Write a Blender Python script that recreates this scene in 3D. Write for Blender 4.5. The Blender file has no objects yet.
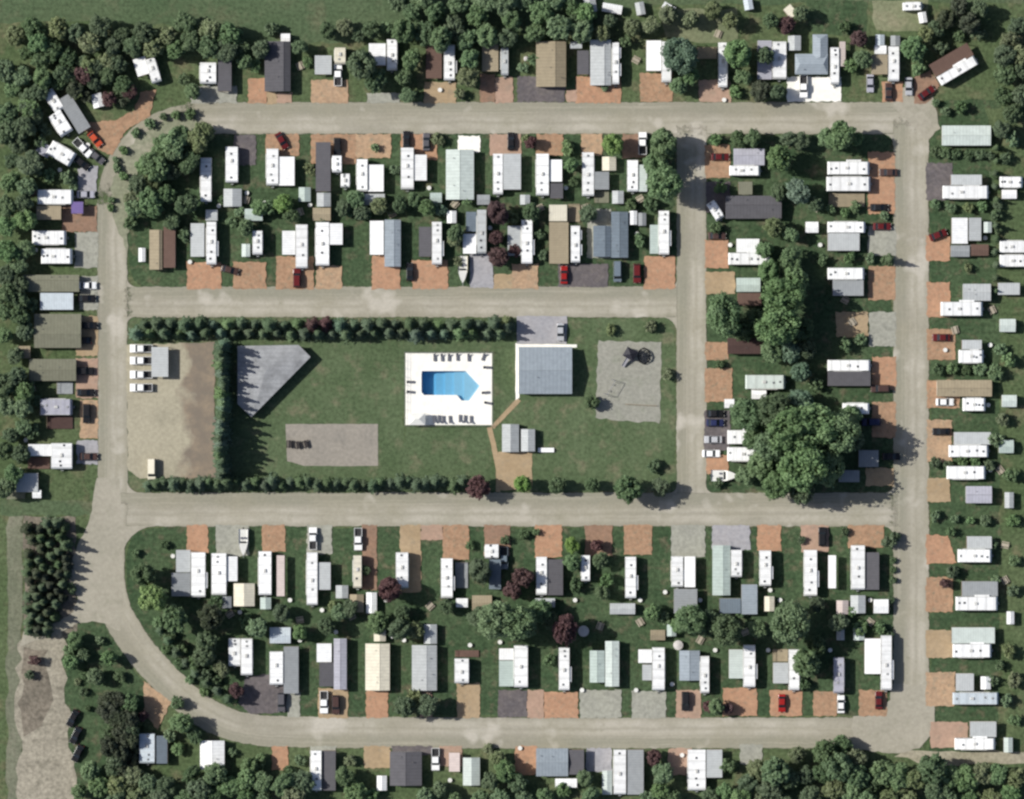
import bpy, bmesh, math, random
from mathutils import Vector, Matrix

random.seed(11)
S = 0.25                                    # metres per photo pixel of ground
def WX(px): return (px - 512.0) * S
def WY(py): return (399.5 - py) * S
scene = bpy.context.scene
COL = scene.collection
rnd = random.uniform

# ------------------------------------------------------------------ scene, light, camera
w = bpy.data.worlds.new("World"); scene.world = w; w.use_nodes = True
nt = w.node_tree; nt.nodes.clear()
wo = nt.nodes.new('ShaderNodeOutputWorld'); bg = nt.nodes.new('ShaderNodeBackground'); sk = nt.nodes.new('ShaderNodeTexSky')
SH_ANG, SUN_EL = math.radians(-13), math.radians(42)      # shadows fall to the right and a little down
d = Vector((math.cos(SUN_EL) * math.cos(SH_ANG), math.cos(SUN_EL) * math.sin(SH_ANG), -math.sin(SUN_EL)))
sk.sky_type = 'NISHITA'; sk.sun_disc = False; sk.sun_elevation = SUN_EL; sk.sun_rotation = math.atan2(-d.x, -d.y); sk.air_density = .6; sk.dust_density = 1.5; sk.ozone_density = .6
bg.inputs['Strength'].default_value = 0.105
nt.links.new(sk.outputs[0], bg.inputs[0]); nt.links.new(bg.outputs[0], wo.inputs[0])
sl = bpy.data.lights.new('sun', 'SUN'); sl.energy = 4.6; sl.angle = math.radians(0.5); sl.color = (1, .965, .9)
so = bpy.data.objects.new('sun', sl); COL.objects.link(so); so.rotation_euler = d.to_track_quat('-Z', 'Y').to_euler(); so.location = (0, 0, 300)
cd = bpy.data.cameras.new('camera'); cam = bpy.data.objects.new('camera', cd); COL.objects.link(cam)
CAM_H = 1400.0
cam.location = (0, 0, CAM_H); cd.sensor_width = 36; cd.lens = 36 * CAM_H / (1024 * S); cd.clip_start = 100; cd.clip_end = 6000
scene.camera = cam
vs = scene.view_settings; vs.view_transform = 'Standard'; vs.look = 'None'; vs.exposure = 0.09; vs.gamma = 1; vs.use_curve_mapping = False
scene.cycles.filter_width = 2.5
scene.cycles.max_bounces = 6; scene.cycles.transparent_max_bounces = 12

# ------------------------------------------------------------------ materials
def lin(c):
    return tuple((v / 255 / 12.92) if v / 255 <= .04045 else ((v / 255 + .055) / 1.055) ** 2.4 for v in c)
MATS = {}
def nodes(name):
    m = bpy.data.materials.new(name); m.use_nodes = True
    t = m.node_tree; b = t.nodes['Principled BSDF']
    return m, t, b
def noise_mix(t, coord, scale, detail, lo, hi, a, b):
    """colour a -> b where noise rises from lo to hi"""
    n = t.nodes.new('ShaderNodeTexNoise'); n.inputs['Scale'].default_value = scale; n.inputs['Detail'].default_value = detail
    n.inputs['Roughness'].default_value = .62
    t.links.new(coord, n.inputs['Vector'])
    r = t.nodes.new('ShaderNodeMapRange'); r.inputs[1].default_value = lo; r.inputs[2].default_value = hi
    t.links.new(n.outputs['Fac'], r.inputs[0])
    m = t.nodes.new('ShaderNodeMix'); m.data_type = 'RGBA'
    t.links.new(r.outputs[0], m.inputs[0])
    for i, c in ((6, a), (7, b)):
        if isinstance(c, tuple): m.inputs[i].default_value = (*c, 1)
        else: t.links.new(c, m.inputs[i])
    return m.outputs[2]
def ground_mat(name, base, alt, worn=None, fine=.16, big=.06, rough=.95):
    """ground surface: two large tones, a third in worn spots, fine speckle"""
    if name in MATS: return MATS[name]
    m, t, b = nodes(name)
    tc = t.nodes.new('ShaderNodeTexCoord').outputs['Object']
    c = noise_mix(t, tc, big, 5, .36, .66, lin(base), lin(alt))
    if worn: c = noise_mix(t, tc, big * 2.7, 7, .53, .72, c, lin(worn))
    dk = t.nodes.new('ShaderNodeHueSaturation'); dk.inputs['Value'].default_value = 1 - fine * 1.7; t.links.new(c, dk.inputs['Color'])
    lt = t.nodes.new('ShaderNodeHueSaturation'); lt.inputs['Value'].default_value = 1 + fine * 1.4; t.links.new(c, lt.inputs['Color'])
    c2 = noise_mix(t, tc, 1.1, 8, .33, .67, dk.outputs[0], lt.outputs[0])
    t.links.new(c2, b.inputs['Base Color']); b.inputs['Roughness'].default_value = rough
    b.inputs['Specular IOR Level'].default_value = .15
    MATS[name] = m; return m
def paint(rgb, rough=.5, dirt=.14, ribs=0.0, metal=0.0, scale=.9):
    """painted / sheet / shingle surface with weathering; ribs = panel seams per metre along local y"""
    key = ('p', rgb, rough, dirt, ribs, scale)
    if key in MATS: return MATS[key]
    m, t, b = nodes('surface_%d_%d_%d' % rgb)
    tc = t.nodes.new('ShaderNodeTexCoord').outputs['Object']
    base = lin(rgb)
    oi = t.nodes.new('ShaderNodeObjectInfo')
    vv = t.nodes.new('ShaderNodeMapRange'); vv.inputs[3].default_value = .9; vv.inputs[4].default_value = 1.06
    t.links.new(oi.outputs['Random'], vv.inputs[0])
    off = t.nodes.new('ShaderNodeVectorMath'); off.operation = 'ADD'; t.links.new(tc, off.inputs[0]); t.links.new(oi.outputs['Location'], off.inputs[1])
    c = noise_mix(t, off.outputs[0], scale, 6, .38, .72, base, tuple(v * (1 - dirt * 2) for v in base))
    c = noise_mix(t, off.outputs[0], scale * 5, 4, .45, .75, c, tuple(v * (1 - dirt) for v in base))
    if ribs:
        wv = t.nodes.new('ShaderNodeTexWave'); wv.wave_type = 'BANDS'; wv.bands_direction = 'Y'; wv.inputs['Scale'].default_value = ribs * .32
        wv.inputs['Distortion'].default_value = .4; wv.inputs['Detail'].default_value = 1
        t.links.new(tc, wv.inputs['Vector'])
        mr = t.nodes.new('ShaderNodeMapRange'); mr.inputs[1].default_value = .0; mr.inputs[2].default_value = .35; mr.inputs[3].default_value = .35; mr.inputs[4].default_value = 0
        t.links.new(wv.outputs['Fac'], mr.inputs[0])
        mx = t.nodes.new('ShaderNodeMix'); mx.data_type = 'RGBA'; t.links.new(mr.outputs[0], mx.inputs[0]); t.links.new(c, mx.inputs[6])
        mx.inputs[7].default_value = (*[v * .6 for v in base], 1); c = mx.outputs[2]
    h = t.nodes.new('ShaderNodeHueSaturation'); t.links.new(c, h.inputs['Color']); t.links.new(vv.outputs[0], h.inputs['Value'])
    t.links.new(h.outputs[0], b.inputs['Base Color']); b.inputs['Roughness'].default_value = rough; b.inputs['Metallic'].default_value = metal
    b.inputs['Specular IOR Level'].default_value = .3
    MATS[key] = m; return m
def leaf_mat(name, a, b_, dark):
    if name in MATS: return MATS[name]
    m, t, b = nodes(name)
    tc = t.nodes.new('ShaderNodeTexCoord').outputs['Object']
    oi = t.nodes.new('ShaderNodeObjectInfo')
    off = t.nodes.new('ShaderNodeVectorMath'); off.operation = 'ADD'; t.links.new(tc, off.inputs[0]); t.links.new(oi.outputs['Location'], off.inputs[1])
    c = noise_mix(t, off.outputs[0], 2.2, 3, .4, .62, lin(a), lin(b_))
    c = noise_mix(t, off.outputs[0], 9, 2, .45, .7, c, lin(dark))
    h = t.nodes.new('ShaderNodeHueSaturation'); t.links.new(c, h.inputs['Color'])
    for inp, lo, hi in (('Value', .82, 1.12), ('Hue', .49, .51), ('Saturation', .75, 1.0)):
        mr = t.nodes.new('ShaderNodeMapRange'); mr.inputs[3].default_value = lo; mr.inputs[4].default_value = hi
        if inp == 'Value': t.links.new(oi.outputs['Random'], mr.inputs[0])
        else:
            ml = t.nodes.new('ShaderNodeMath'); ml.operation = 'FRACT'
            m2 = t.nodes.new('ShaderNodeMath'); m2.operation = 'MULTIPLY'; m2.inputs[1].default_value = 17.3 if inp == 'Hue' else 41.7
            t.links.new(oi.outputs['Random'], m2.inputs[0]); t.links.new(m2.outputs[0], ml.inputs[0]); t.links.new(ml.outputs[0], mr.inputs[0])
        t.links.new(mr.outputs[0], h.inputs[inp])
    tr = t.nodes.new('ShaderNodeBsdfTranslucent'); mx = t.nodes.new('ShaderNodeMixShader'); mx.inputs[0].default_value = .22
    t.links.new(h.outputs[0], b.inputs['Base Color']); t.links.new(h.outputs[0], tr.inputs['Color'])
    b.inputs['Roughness'].default_value = .65; b.inputs['Specular IOR Level'].default_value = .2
    t.links.new(b.outputs[0], mx.inputs[1]); t.links.new(tr.outputs[0], mx.inputs[2])
    t.links.new(mx.outputs[0], t.nodes['Material Output'].inputs['Surface'])
    MATS[name] = m; return m
LEAF = {
    'dark':  ('dark_foliage', (86, 108, 74), (104, 124, 88), (70, 90, 60)),
    'mid':   ('green_foliage', (100, 128, 84), (118, 144, 98), (82, 108, 68)),
    'bright': ('bright_foliage', (114, 146, 76), (132, 160, 92), (94, 124, 64)),
    'olive': ('olive_foliage', (112, 126, 84), (130, 140, 100), (90, 102, 68)),
    'grey':  ('grey_green_foliage', (98, 124, 100), (116, 140, 116), (80, 104, 80)),
    'deep':  ('deep_foliage', (70, 82, 60), (88, 96, 74), (58, 64, 50)),
    'maroon': ('maroon_foliage', (92, 64, 64), (106, 80, 78), (70, 50, 50)),
    'conifer': ('conifer_foliage', (86, 108, 80), (106, 126, 96), (66, 86, 62)),
}
LEAF_WORD = {'dark': 'dark green', 'mid': 'green', 'bright': 'bright green', 'olive': 'olive green', 'grey': 'grey-green', 'maroon': 'maroon-leaved', 'deep': 'blackish', 'conifer': 'dark'}
BARK = lambda: paint((92, 78, 66), .9, .2)
GLASS = lambda: paint((38, 44, 50), .12, .02)
METAL = lambda: paint((140, 142, 145), .4, .1)
DARKM = lambda: paint((48, 48, 50), .6, .1)
RUBBER = lambda: paint((32, 32, 33), .9, .05)
CLR = {'white': (243, 244, 243), 'cream': (226, 220, 200), 'pale': (200, 210, 204), 'grey': (150, 154, 156), 'light grey': (186, 190, 190),
       'blue-grey': (150, 160, 168), 'lavender': (174, 174, 184), 'dark grey': (92, 91, 95), 'brown': (108, 86, 76), 'tan': (158, 146, 122),
       'pale teal': (186, 200, 193), 'olive': (124, 124, 106), 'dark brown': (78, 60, 56), 'black': (36, 36, 38), 'red': (150, 36, 34),
       'dark red': (96, 34, 36), 'orange-red': (196, 84, 56), 'pale blue': (198, 208, 214), 'silver': (182, 184, 188), 'purple': (112, 96, 148),
       'dark blue': (44, 50, 84), 'pale pink': (206, 192, 186), 'slate': (110, 122, 132)}

# ------------------------------------------------------------------ mesh helpers
class MB:
    def __init__(s): s.v, s.f = [], []
    def add(s, vs, fs):
        n = len(s.v); s.v += [tuple(v) for v in vs]; s.f += [tuple(i + n for i in f) for f in fs]; return s
    def box(s, x0, y0, z0, x1, y1, z1):
        return s.add([(x0, y0, z0), (x1, y0, z0), (x1, y1, z0), (x0, y1, z0), (x0, y0, z1), (x1, y0, z1), (x1, y1, z1), (x0, y1, z1)],
                     [(3, 2, 1, 0), (4, 5, 6, 7), (0, 1, 5, 4), (1, 2, 6, 5), (2, 3, 7, 6), (3, 0, 4, 7)])
    def frustum(s, b, t, z0, z1):
        (x0, y0, x1, y1), (a0, c0, a1, c1) = b, t
        return s.add([(x0, y0, z0), (x1, y0, z0), (x1, y1, z0), (x0, y1, z0), (a0, c0, z1), (a1, c0, z1), (a1, c1, z1), (a0, c1, z1)],
                     [(3, 2, 1, 0), (4, 5, 6, 7), (0, 1, 5, 4), (1, 2, 6, 5), (2, 3, 7, 6), (3, 0, 4, 7)])
    def tube(s, p, q, r0, r1=None, n=8):
        r1 = r0 if r1 is None else r1
        p, q = Vector(p), Vector(q); z = (q - p).normalized()
        x = z.orthogonal().normalized(); y = z.cross(x)
        vs = [p + (x * math.cos(a) + y * math.sin(a)) * r0 for a in (2 * math.pi * i / n for i in range(n))]
        vs += [q + (x * math.cos(a) + y * math.sin(a)) * r1 for a in (2 * math.pi * i / n for i in range(n))]
        fs = [(i, (i + 1) % n, n + (i + 1) % n, n + i) for i in range(n)] + [tuple(range(n))[::-1], tuple(range(n, 2 * n))]
        return s.add(vs, fs)
    def prism_x(s, prof, x0, x1):               # profile of (y, z), extruded along x
        n = len(prof)
        vs = [(x0, y, z) for y, z in prof] + [(x1, y, z) for y, z in prof]
        return s.add(vs, [(i, (i + 1) % n, n + (i + 1) % n, n + i) for i in range(n)] + [tuple(range(n))[::-1], tuple(range(n, 2 * n))])
    def prism_z(s, pts, z0, z1):
        n = len(pts)
        vs = [(x, y, z0) for x, y in pts] + [(x, y, z1) for x, y in pts]
        return s.add(vs, [(i, (i + 1) % n, n + (i + 1) % n, n + i) for i in range(n)] + [tuple(range(n))[::-1], tuple(range(n, 2 * n))])
    def mesh(s, name, mat, bevel=0, seg=2):
        me = bpy.data.meshes.new(name); me.from_pydata(s.v, [], s.f)
        bm = bmesh.new(); bm.from_mesh(me)
        bmesh.ops.recalc_face_normals(bm, faces=bm.faces)
        if bevel:
            bmesh.ops.bevel(bm, geom=[e for e in bm.edges if e.calc_face_angle(0) > .5], offset=bevel, segments=seg, affect='EDGES', profile=.5)
        bm.to_mesh(me); bm.free(); me.materials.append(mat); return me
    def build(s, name, mat, parent=None, bevel=0):
        o = bpy.data.objects.new(name, s.mesh(name, mat, bevel)); COL.objects.link(o)
        if parent: o.parent = parent
        return o
def empty(name, x, y, rot=0, z=0):
    o = bpy.data.objects.new(name, None); COL.objects.link(o); o.location = (x, y, z); o.rotation_euler = (0, 0, rot); o.empty_display_size = .3
    return o
def copy_tree(o, parent=None):
    c = o.copy(); COL.objects.link(c)
    if parent: c.parent = parent
    for ch in o.children: copy_tree(ch, c)
    return c
def tag(o, label, cat=None, group=None, kind=None):
    o['label'] = label
    if cat: o['category'] = cat
    if group: o['group'] = group
    if kind: o['kind'] = kind
    n = len(label.replace('-', '-').split())
    assert 4 <= n <= 16, (n, label)
    return o
UNITS = 'first second third fourth fifth sixth seventh eighth ninth tenth eleventh twelfth thirteenth fourteenth fifteenth sixteenth seventeenth eighteenth nineteenth'.split()
TENS = {2: 'twent', 3: 'thirt', 4: 'fort', 5: 'fift', 6: 'sixt', 7: 'sevent'}
def ordinal(i):
    if i < 20: return UNITS[i - 1]
    t, u = divmod(i, 10)
    return TENS[t] + 'ieth' if u == 0 else TENS[t] + 'y-' + UNITS[u - 1]

# ------------------------------------------------------------------ ground, roads, pads
def jitter_poly(pts, step=1.2, j=.14):
    out = []
    n = len(pts)
    for i in range(n):
        a, b = Vector(pts[i]), Vector(pts[(i + 1) % n]); L = (b - a).length; k = max(1, int(L / step))
        for q in range(k):
            p = a.lerp(b, q / k); out.append((p.x + rnd(-j, j), p.y + rnd(-j, j)))
    return out
def sheet(name, px, z, mat, j=.14, step=1.2, label=None, cat=None):
    pts = jitter_poly([(WX(x), WY(y)) for x, y in px], step, j) if j else [(WX(x), WY(y)) for x, y in px]
    me = bpy.data.meshes.new(name); me.from_pydata([(x, y, z) for x, y in pts], [], [tuple(range(len(pts)))])
    bm = bmesh.new(); bm.from_mesh(me)
    for f in bm.faces:
        f.normal_update()
        if f.normal.z < 0: f.normal_flip()
    bmesh.ops.triangulate(bm, faces=bm.faces); bm.to_mesh(me); bm.free()
    me.materials.append(mat)
    o = bpy.data.objects.new(name, me); COL.objects.link(o); o['kind'] = 'structure'
    if label: tag(o, label, cat)
    return o
def R(x0, y0, x1, y1): return [(x0, y0), (x1, y0), (x1, y1), (x0, y1)]
def filled(name, loops, z, mat):
    bm = bmesh.new()
    for lp in loops:
        vs_ = [bm.verts.new((x, y, z)) for x, y in lp]
        for i in range(len(vs_)): bm.edges.new((vs_[i], vs_[(i + 1) % len(vs_)]))
    bmesh.ops.triangle_fill(bm, use_beauty=True, edges=bm.edges[:], normal=(0, 0, 1))
    for f in bm.faces:
        f.normal_update()
        if f.normal.z < 0: f.normal_flip()
    me = bpy.data.meshes.new(name); bm.to_mesh(me); bm.free(); me.materials.append(mat)
    o = bpy.data.objects.new(name, me); COL.objects.link(o); o['kind'] = 'structure'; return o

G_LAWN = ground_mat('lawn_grass', (74, 90, 60), (90, 102, 72), (110, 106, 82), .24, .06)
G_LOT = ground_mat('lot_grass', (58, 77, 53), (74, 90, 64), (102, 97, 78), .24, .12)
G_PARK = ground_mat('park_grass', (76, 92, 64), (90, 104, 76), (114, 113, 90), .18, .08)
G_FIELD = ground_mat('field_grass', (72, 90, 64), (86, 100, 74), (100, 103, 80), .2, .04)
G_DRYG = ground_mat('dry_grass', (108, 116, 88), (128, 130, 104), (140, 136, 112), .14, .06)
G_DIRT = ground_mat('dry_dirt', (156, 150, 135), (140, 135, 121), (116, 112, 99), .18, .12)
G_DDIRT = ground_mat('dark_soil', (112, 106, 95), (132, 124, 111), (92, 87, 78), .2, .1)
G_YARD = ground_mat('gravel_yard', (168, 162, 142), (160, 154, 135), (150, 145, 127), .08, .05)
def wear_yard():
    t = G_YARD.node_tree; b = t.nodes['Principled BSDF']; old = b.inputs['Base Color'].links[0].from_socket
    tc = t.nodes.new('ShaderNodeTexCoord').outputs['Object']; sp = t.nodes.new('ShaderNodeSeparateXYZ'); t.links.new(tc, sp.inputs[0])
    n_ = t.nodes.new('ShaderNodeTexNoise'); n_.inputs['Scale'].default_value = .16; n_.inputs['Detail'].default_value = 6; t.links.new(tc, n_.inputs['Vector'])
    a1 = t.nodes.new('ShaderNodeMath'); a1.operation = 'MULTIPLY_ADD'; a1.inputs[1].default_value = 14; t.links.new(n_.outputs['Fac'], a1.inputs[0]); t.links.new(sp.outputs[0], a1.inputs[2])
    r1 = t.nodes.new('ShaderNodeMapRange'); r1.inputs[1].default_value = WX(180) + 7; r1.inputs[2].default_value = WX(190) + 7; t.links.new(a1.outputs[0], r1.inputs[0])
    m1 = t.nodes.new('ShaderNodeMix'); m1.data_type = 'RGBA'; t.links.new(r1.outputs[0], m1.inputs[0]); t.links.new(old, m1.inputs[6])
    c = noise_mix(t, tc, .25, 6, .4, .66, lin((122, 113, 102)), lin((142, 129, 112)))
    c = noise_mix(t, tc, .9, 5, .5, .75, c, lin((118, 112, 102)))
    t.links.new(c, m1.inputs[7]); t.links.new(m1.outputs[2], b.inputs['Base Color'])
wear_yard()
G_MUD = ground_mat('worn_gravel', (148, 137, 114), (142, 132, 114), (160, 148, 122), .1, .12)
DRIVE = {
    'orange': ground_mat('orange_gravel', (176, 139, 112), (166, 130, 105), (146, 128, 107), .09, .35),
    'rust': ground_mat('rust_gravel', (166, 134, 108), (154, 126, 102), (134, 124, 104), .12, .35),
    'sandy': ground_mat('sandy_gravel', (176, 148, 120), (164, 140, 116), (142, 132, 112), .12, .3),
    'tan': ground_mat('tan_gravel', (168, 148, 120), (158, 138, 110), (148, 134, 112), .07, .2),
    'pink': ground_mat('pinkish_gravel', (172, 144, 126), (162, 138, 120), (152, 134, 118), .07, .2),
    'grey': ground_mat('grey_gravel', (158, 158, 146), (148, 148, 138), (138, 138, 128), .1, .2),
    'dark': ground_mat('worn_asphalt', (104, 98, 98), (94, 90, 92), (116, 110, 106), .12, .2),
    'white': ground_mat('pale_concrete', (242, 240, 232), (236, 234, 226), (226, 224, 214), .03, .2),
    'brown': ground_mat('shaded_brown_gravel', (146, 118, 98), (136, 112, 96), (128, 112, 96), .1, .2),  # brown tone partly stands in for shadow lying on these drives
    'lavender': ground_mat('cool_concrete', (162, 160, 162), (152, 152, 156), (144, 144, 148), .08, .2),
}
def road_mat():
    m, t, b = nodes('gravel_road')
    uv = t.nodes.new('ShaderNodeUVMap').outputs[0]
    tc = t.nodes.new('ShaderNodeTexCoord').outputs['Object']
    sp = t.nodes.new('ShaderNodeSeparateXYZ'); t.links.new(uv, sp.inputs[0])
    nz = t.nodes.new('ShaderNodeTexNoise'); nz.inputs['Scale'].default_value = .12; nz.inputs['Detail'].default_value = 4; t.links.new(tc, nz.inputs['Vector'])
    ad = t.nodes.new('ShaderNodeMath'); ad.operation = 'MULTIPLY_ADD'; ad.inputs[1].default_value = .16; t.links.new(nz.outputs['Fac'], ad.inputs[0]); t.links.new(sp.outputs[1], ad.inputs[2])
    sb = t.nodes.new('ShaderNodeMath'); sb.operation = 'SUBTRACT'; sb.inputs[1].default_value = .08; t.links.new(ad.outputs[0], sb.inputs[0])
    cr = t.nodes.new('ShaderNodeValToRGB'); e = cr.color_ramp.elements
    verge, mid_, track = lin((142, 140, 125)), lin((156, 152, 138)), lin((174, 169, 156))
    stops = [(0, verge), (.3, verge), (.42, mid_), (.54, track), (.63, mid_), (.72, track), (.82, track), (.92, mid_), (1, verge)]
    e[0].position = 0; e[0].color = (*verge, 1); e[1].position = 1; e[1].color = (*verge, 1)
    for p, c in stops[1:-1]:
        q = e.new(p); q.color = (*c, 1)
    t.links.new(sb.outputs[0], cr.inputs[0])
    c = noise_mix(t, tc, .09, 6, .42, .7, cr.outputs[0], lin((148, 144, 127)))
    c = noise_mix(t, tc, .3, 6, .6, .8, c, lin((138, 136, 118)))
    c = noise_mix(t, tc, .04, 4, .48, .7, c, lin((146, 142, 128)))
    c = noise_mix(t, tc, .07, 3, .58, .66, c, lin((180, 175, 163)))
    mp = t.nodes.new('ShaderNodeMapping'); mp.inputs['Scale'].default_value = (.02, 9, 1); t.links.new(uv, mp.inputs['Vector'])
    c = noise_mix(t, mp.outputs[0], 1.0, 3, .5, .8, c, lin((168, 163, 148)))
    dk = t.nodes.new('ShaderNodeHueSaturation'); dk.inputs['Value'].default_value = .93; t.links.new(c, dk.inputs['Color'])
    lt = t.nodes.new('ShaderNodeHueSaturation'); lt.inputs['Value'].default_value = 1.05; t.links.new(c, lt.inputs['Color'])
    c = noise_mix(t, tc, 1.4, 8, .35, .65, dk.outputs[0], lt.outputs[0])
    t.links.new(c, b.inputs['Base Color']); b.inputs['Roughness'].default_value = .95; b.inputs['Specular IOR Level'].default_value = .15
    # ragged edges: loose gravel thins out into whatever lies under it
    at = t.nodes.new('ShaderNodeAttribute'); at.attribute_name = 'thin'
    n2 = t.nodes.new('ShaderNodeTexNoise'); n2.inputs['Scale'].default_value = .9; n2.inputs['Detail'].default_value = 6; t.links.new(tc, n2.inputs['Vector'])
    s1 = t.nodes.new('ShaderNodeMath'); s1.operation = 'SUBTRACT'; s1.inputs[0].default_value = 1; t.links.new(sp.outputs[1], s1.inputs[1])
    mn = t.nodes.new('ShaderNodeMath'); mn.operation = 'MINIMUM'; t.links.new(sp.outputs[1], mn.inputs[0]); t.links.new(s1.outputs[0], mn.inputs[1])
    sc_ = t.nodes.new('ShaderNodeMath'); sc_.operation = 'MULTIPLY'; sc_.inputs[1].default_value = 14; t.links.new(mn.outputs[0], sc_.inputs[0])
    m2 = t.nodes.new('ShaderNodeMath'); m2.operation = 'MINIMUM'; t.links.new(sc_.outputs[0], m2.inputs[0]); t.links.new(at.outputs['Fac'], m2.inputs[1])
    ad2 = t.nodes.new('ShaderNodeMath'); ad2.operation = 'ADD'; t.links.new(m2.outputs[0], ad2.inputs[0]); t.links.new(n2.outputs['Fac'], ad2.inputs[1])
    mr = t.nodes.new('ShaderNodeMapRange'); mr.inputs[1].default_value = .62; mr.inputs[2].default_value = .95; t.links.new(ad2.outputs[0], mr.inputs[0])
    trn = t.nodes.new('ShaderNodeBsdfTransparent'); mxs = t.nodes.new('ShaderNodeMixShader')
    t.links.new(mr.outputs[0], mxs.inputs[0]); t.links.new(trn.outputs[0], mxs.inputs[1]); t.links.new(b.outputs[0], mxs.inputs[2])
    t.links.new(mxs.outputs[0], t.nodes['Material Output'].inputs['Surface'])
    return m
ROAD = road_mat()
def chaikin(p, k=3):
    for _ in range(k):
        q = [p[0]]
        for a, b in zip(p, p[1:]):
            a, b = Vector(a), Vector(b); q += [tuple(a.lerp(b, .25)), tuple(a.lerp(b, .75))]
        q.append(p[-1]); p = q
    return p
def road(name, pts, width, z, label, smooth=False, flip=False):
    """a strip swept along its centre line; v runs across it"""
    p = chaikin(pts) if smooth else pts
    dense = [Vector(p[0])]
    for a, b in zip(p, p[1:]):
        a, b = Vector(a), Vector(b); k = max(1, int((b - a).length / 5))
        dense += [a.lerp(b, (i + 1) / k) for i in range(k)]
    vs_, fs, uvs = [], [], []
    u = 0
    for i, c in enumerate(dense):
        t = (dense[min(i + 1, len(dense) - 1)] - dense[max(i - 1, 0)]).normalized(); n = Vector((t.y, -t.x))
        if i: u += (c - dense[i - 1]).length * S
        for s_, v in ((-.5, 0), (.5, 1)):
            q = c + n * (s_ * width + rnd(-.5, .5)); vs_.append((WX(q.x), WY(q.y), z)); uvs.append((u, 1 - v if flip else v))
    for i in range(len(dense) - 1): fs.append((2 * i, 2 * i + 1, 2 * i + 3, 2 * i + 2))
    me = bpy.data.meshes.new(name); me.from_pydata(vs_, [], fs)
    lay = me.uv_layers.new(name='UVMap')
    for lp in me.loops: lay.data[lp.index].uv = uvs[lp.vertex_index]
    th = me.attributes.new('thin', 'FLOAT', 'POINT'); nd = len(dense)
    for i in range(nd):
        for q in (0, 1): th.data[2 * i + q].value = min(1, min(i, nd - 1 - i) / 5)
    bm = bmesh.new(); bm.from_mesh(me)
    for f in bm.faces:
        f.normal_update()
        if f.normal.z < 0: f.normal_flip()
    bm.to_mesh(me); bm.free(); me.materials.append(ROAD)
    o = bpy.data.objects.new(name, me); COL.objects.link(o); o['kind'] = 'structure'; o['label'] = label
    return o

POOL = [(422, 371), (465.5, 371), (479.5, 386), (469, 400.5), (461.5, 400.5), (457, 395), (424, 395), (421.5, 392), (421.5, 374)]
DECK = (405.5, 353, 492, 425)
pool_pts = [(WX(x), WY(y)) for x, y in POOL]
BIG = 1600
g = filled('ground', [[(-BIG, -BIG), (BIG, -BIG), (BIG, BIG), (-BIG, BIG)], pool_pts], 0, G_LAWN)
g['label'] = 'green grass ground under the whole park'

lz = [0.004]
def lawn(px, mat, label, j=.5):
    o = sheet('lawn', px, lz[0], mat, j, 2.5); lz[0] += .004; o['label'] = label; return o
lawn([(-900, -900), (1900, -900), (1900, 2), (640, 4), (600, 28), (400, 40), (270, 44), (190, 26), (110, 22), (10, 22), (-900, 22)], G_FIELD, 'pale green field beyond the top row')
lawn([(130, 140), (180, 128), (676, 135), (676, 287), (140, 287), (128, 270)], G_LOT, 'green yards between the two upper rows')
lawn([(707, 135), (893, 135), (893, 492), (707, 492)], G_LOT, 'green yards between middle and right roads')
lawn([(126, 318), (404, 318), (404, 492), (126, 492)], G_PARK, 'mown park lawn left of the pool')
lawn([(493, 318), (676, 318), (676, 492), (493, 492)], G_PARK, 'mown park lawn right of the pool')
lawn([(404, 318), (493, 318), (493, 352), (404, 352)], G_PARK, 'mown park lawn above the pool')
lawn([(404, 426), (493, 426), (493, 492), (404, 492)], G_PARK, 'mown park lawn below the pool')
lawn([(124, 560), (132, 535), (150, 527), (893, 527), (893, 716), (250, 716), (180, 680), (130, 615)], G_LOT, 'green yards between the two lower rows')
lawn([(930, 100), (1000, 100), (1000, 752), (930, 752)], G_LOT, 'green yards right of the right road')
lawn([(62, 632), (80, 624), (106, 622), (125, 650), (146, 690), (140, 799), (70, 799), (62, 760)], G_LOT, 'green grass below the left entrance fork')
lawn([(805, 0), (868, 0), (866, 32), (842, 36), (806, 30)], G_LOT, 'bright grass square behind the grey house')
lawn([(112, 204), (120, 165), (145, 135), (190, 112), (200, 126), (160, 150), (132, 190), (128, 225), (114, 240)], G_LOT, 'dry verge inside the top left bend')
lawn([(660, 10), (735, 8), (738, 40), (700, 44), (668, 36)], G_DRYG, 'dry grass behind the top row')
lawn([(870, 0), (930, 0), (928, 30), (876, 30)], G_DRYG, 'dry scrap yard behind the top right lots')
lawn([(8, 490), (24, 490), (22, 640), (24, 1500), (4, 1500)], ground_mat('track_grass', (104, 108, 90), (118, 120, 102), (128, 126, 110), .15, .09), 'dry grass track along the left edge')
lawn([(24, 516), (76, 516), (78, 640), (24, 640)], G_DDIRT, 'dark soil under the planted block')
lawn([(18, 640), (64, 634), (68, 700), (74, 770), (70, 1500), (18, 1500)], G_DIRT, 'pale dirt lane in the bottom left corner', 1.1)
lawn([(22, 650), (46, 646), (52, 690), (40, 730), (22, 735)], G_DDIRT, 'dark soil beside the dirt lane', 1.2)
lawn([(905, 750), (930, 751), (1060, 750), (1060, 763), (930, 765), (895, 756)], ground_mat('pale_track', (158, 152, 134), (148, 143, 124), (128, 126, 106), .14, .12), 'pale dirt track in the bottom right corner')
lawn([(0, 500), (98, 500), (94, 516), (0, 516)], G_FIELD, 'dry grass strip above the planted block')
lawn([(985, 108), (1040, 108), (1040, 752), (1000, 752), (1000, 300), (990, 130)], G_LAWN, 'shady grass along the right edge')

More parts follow.
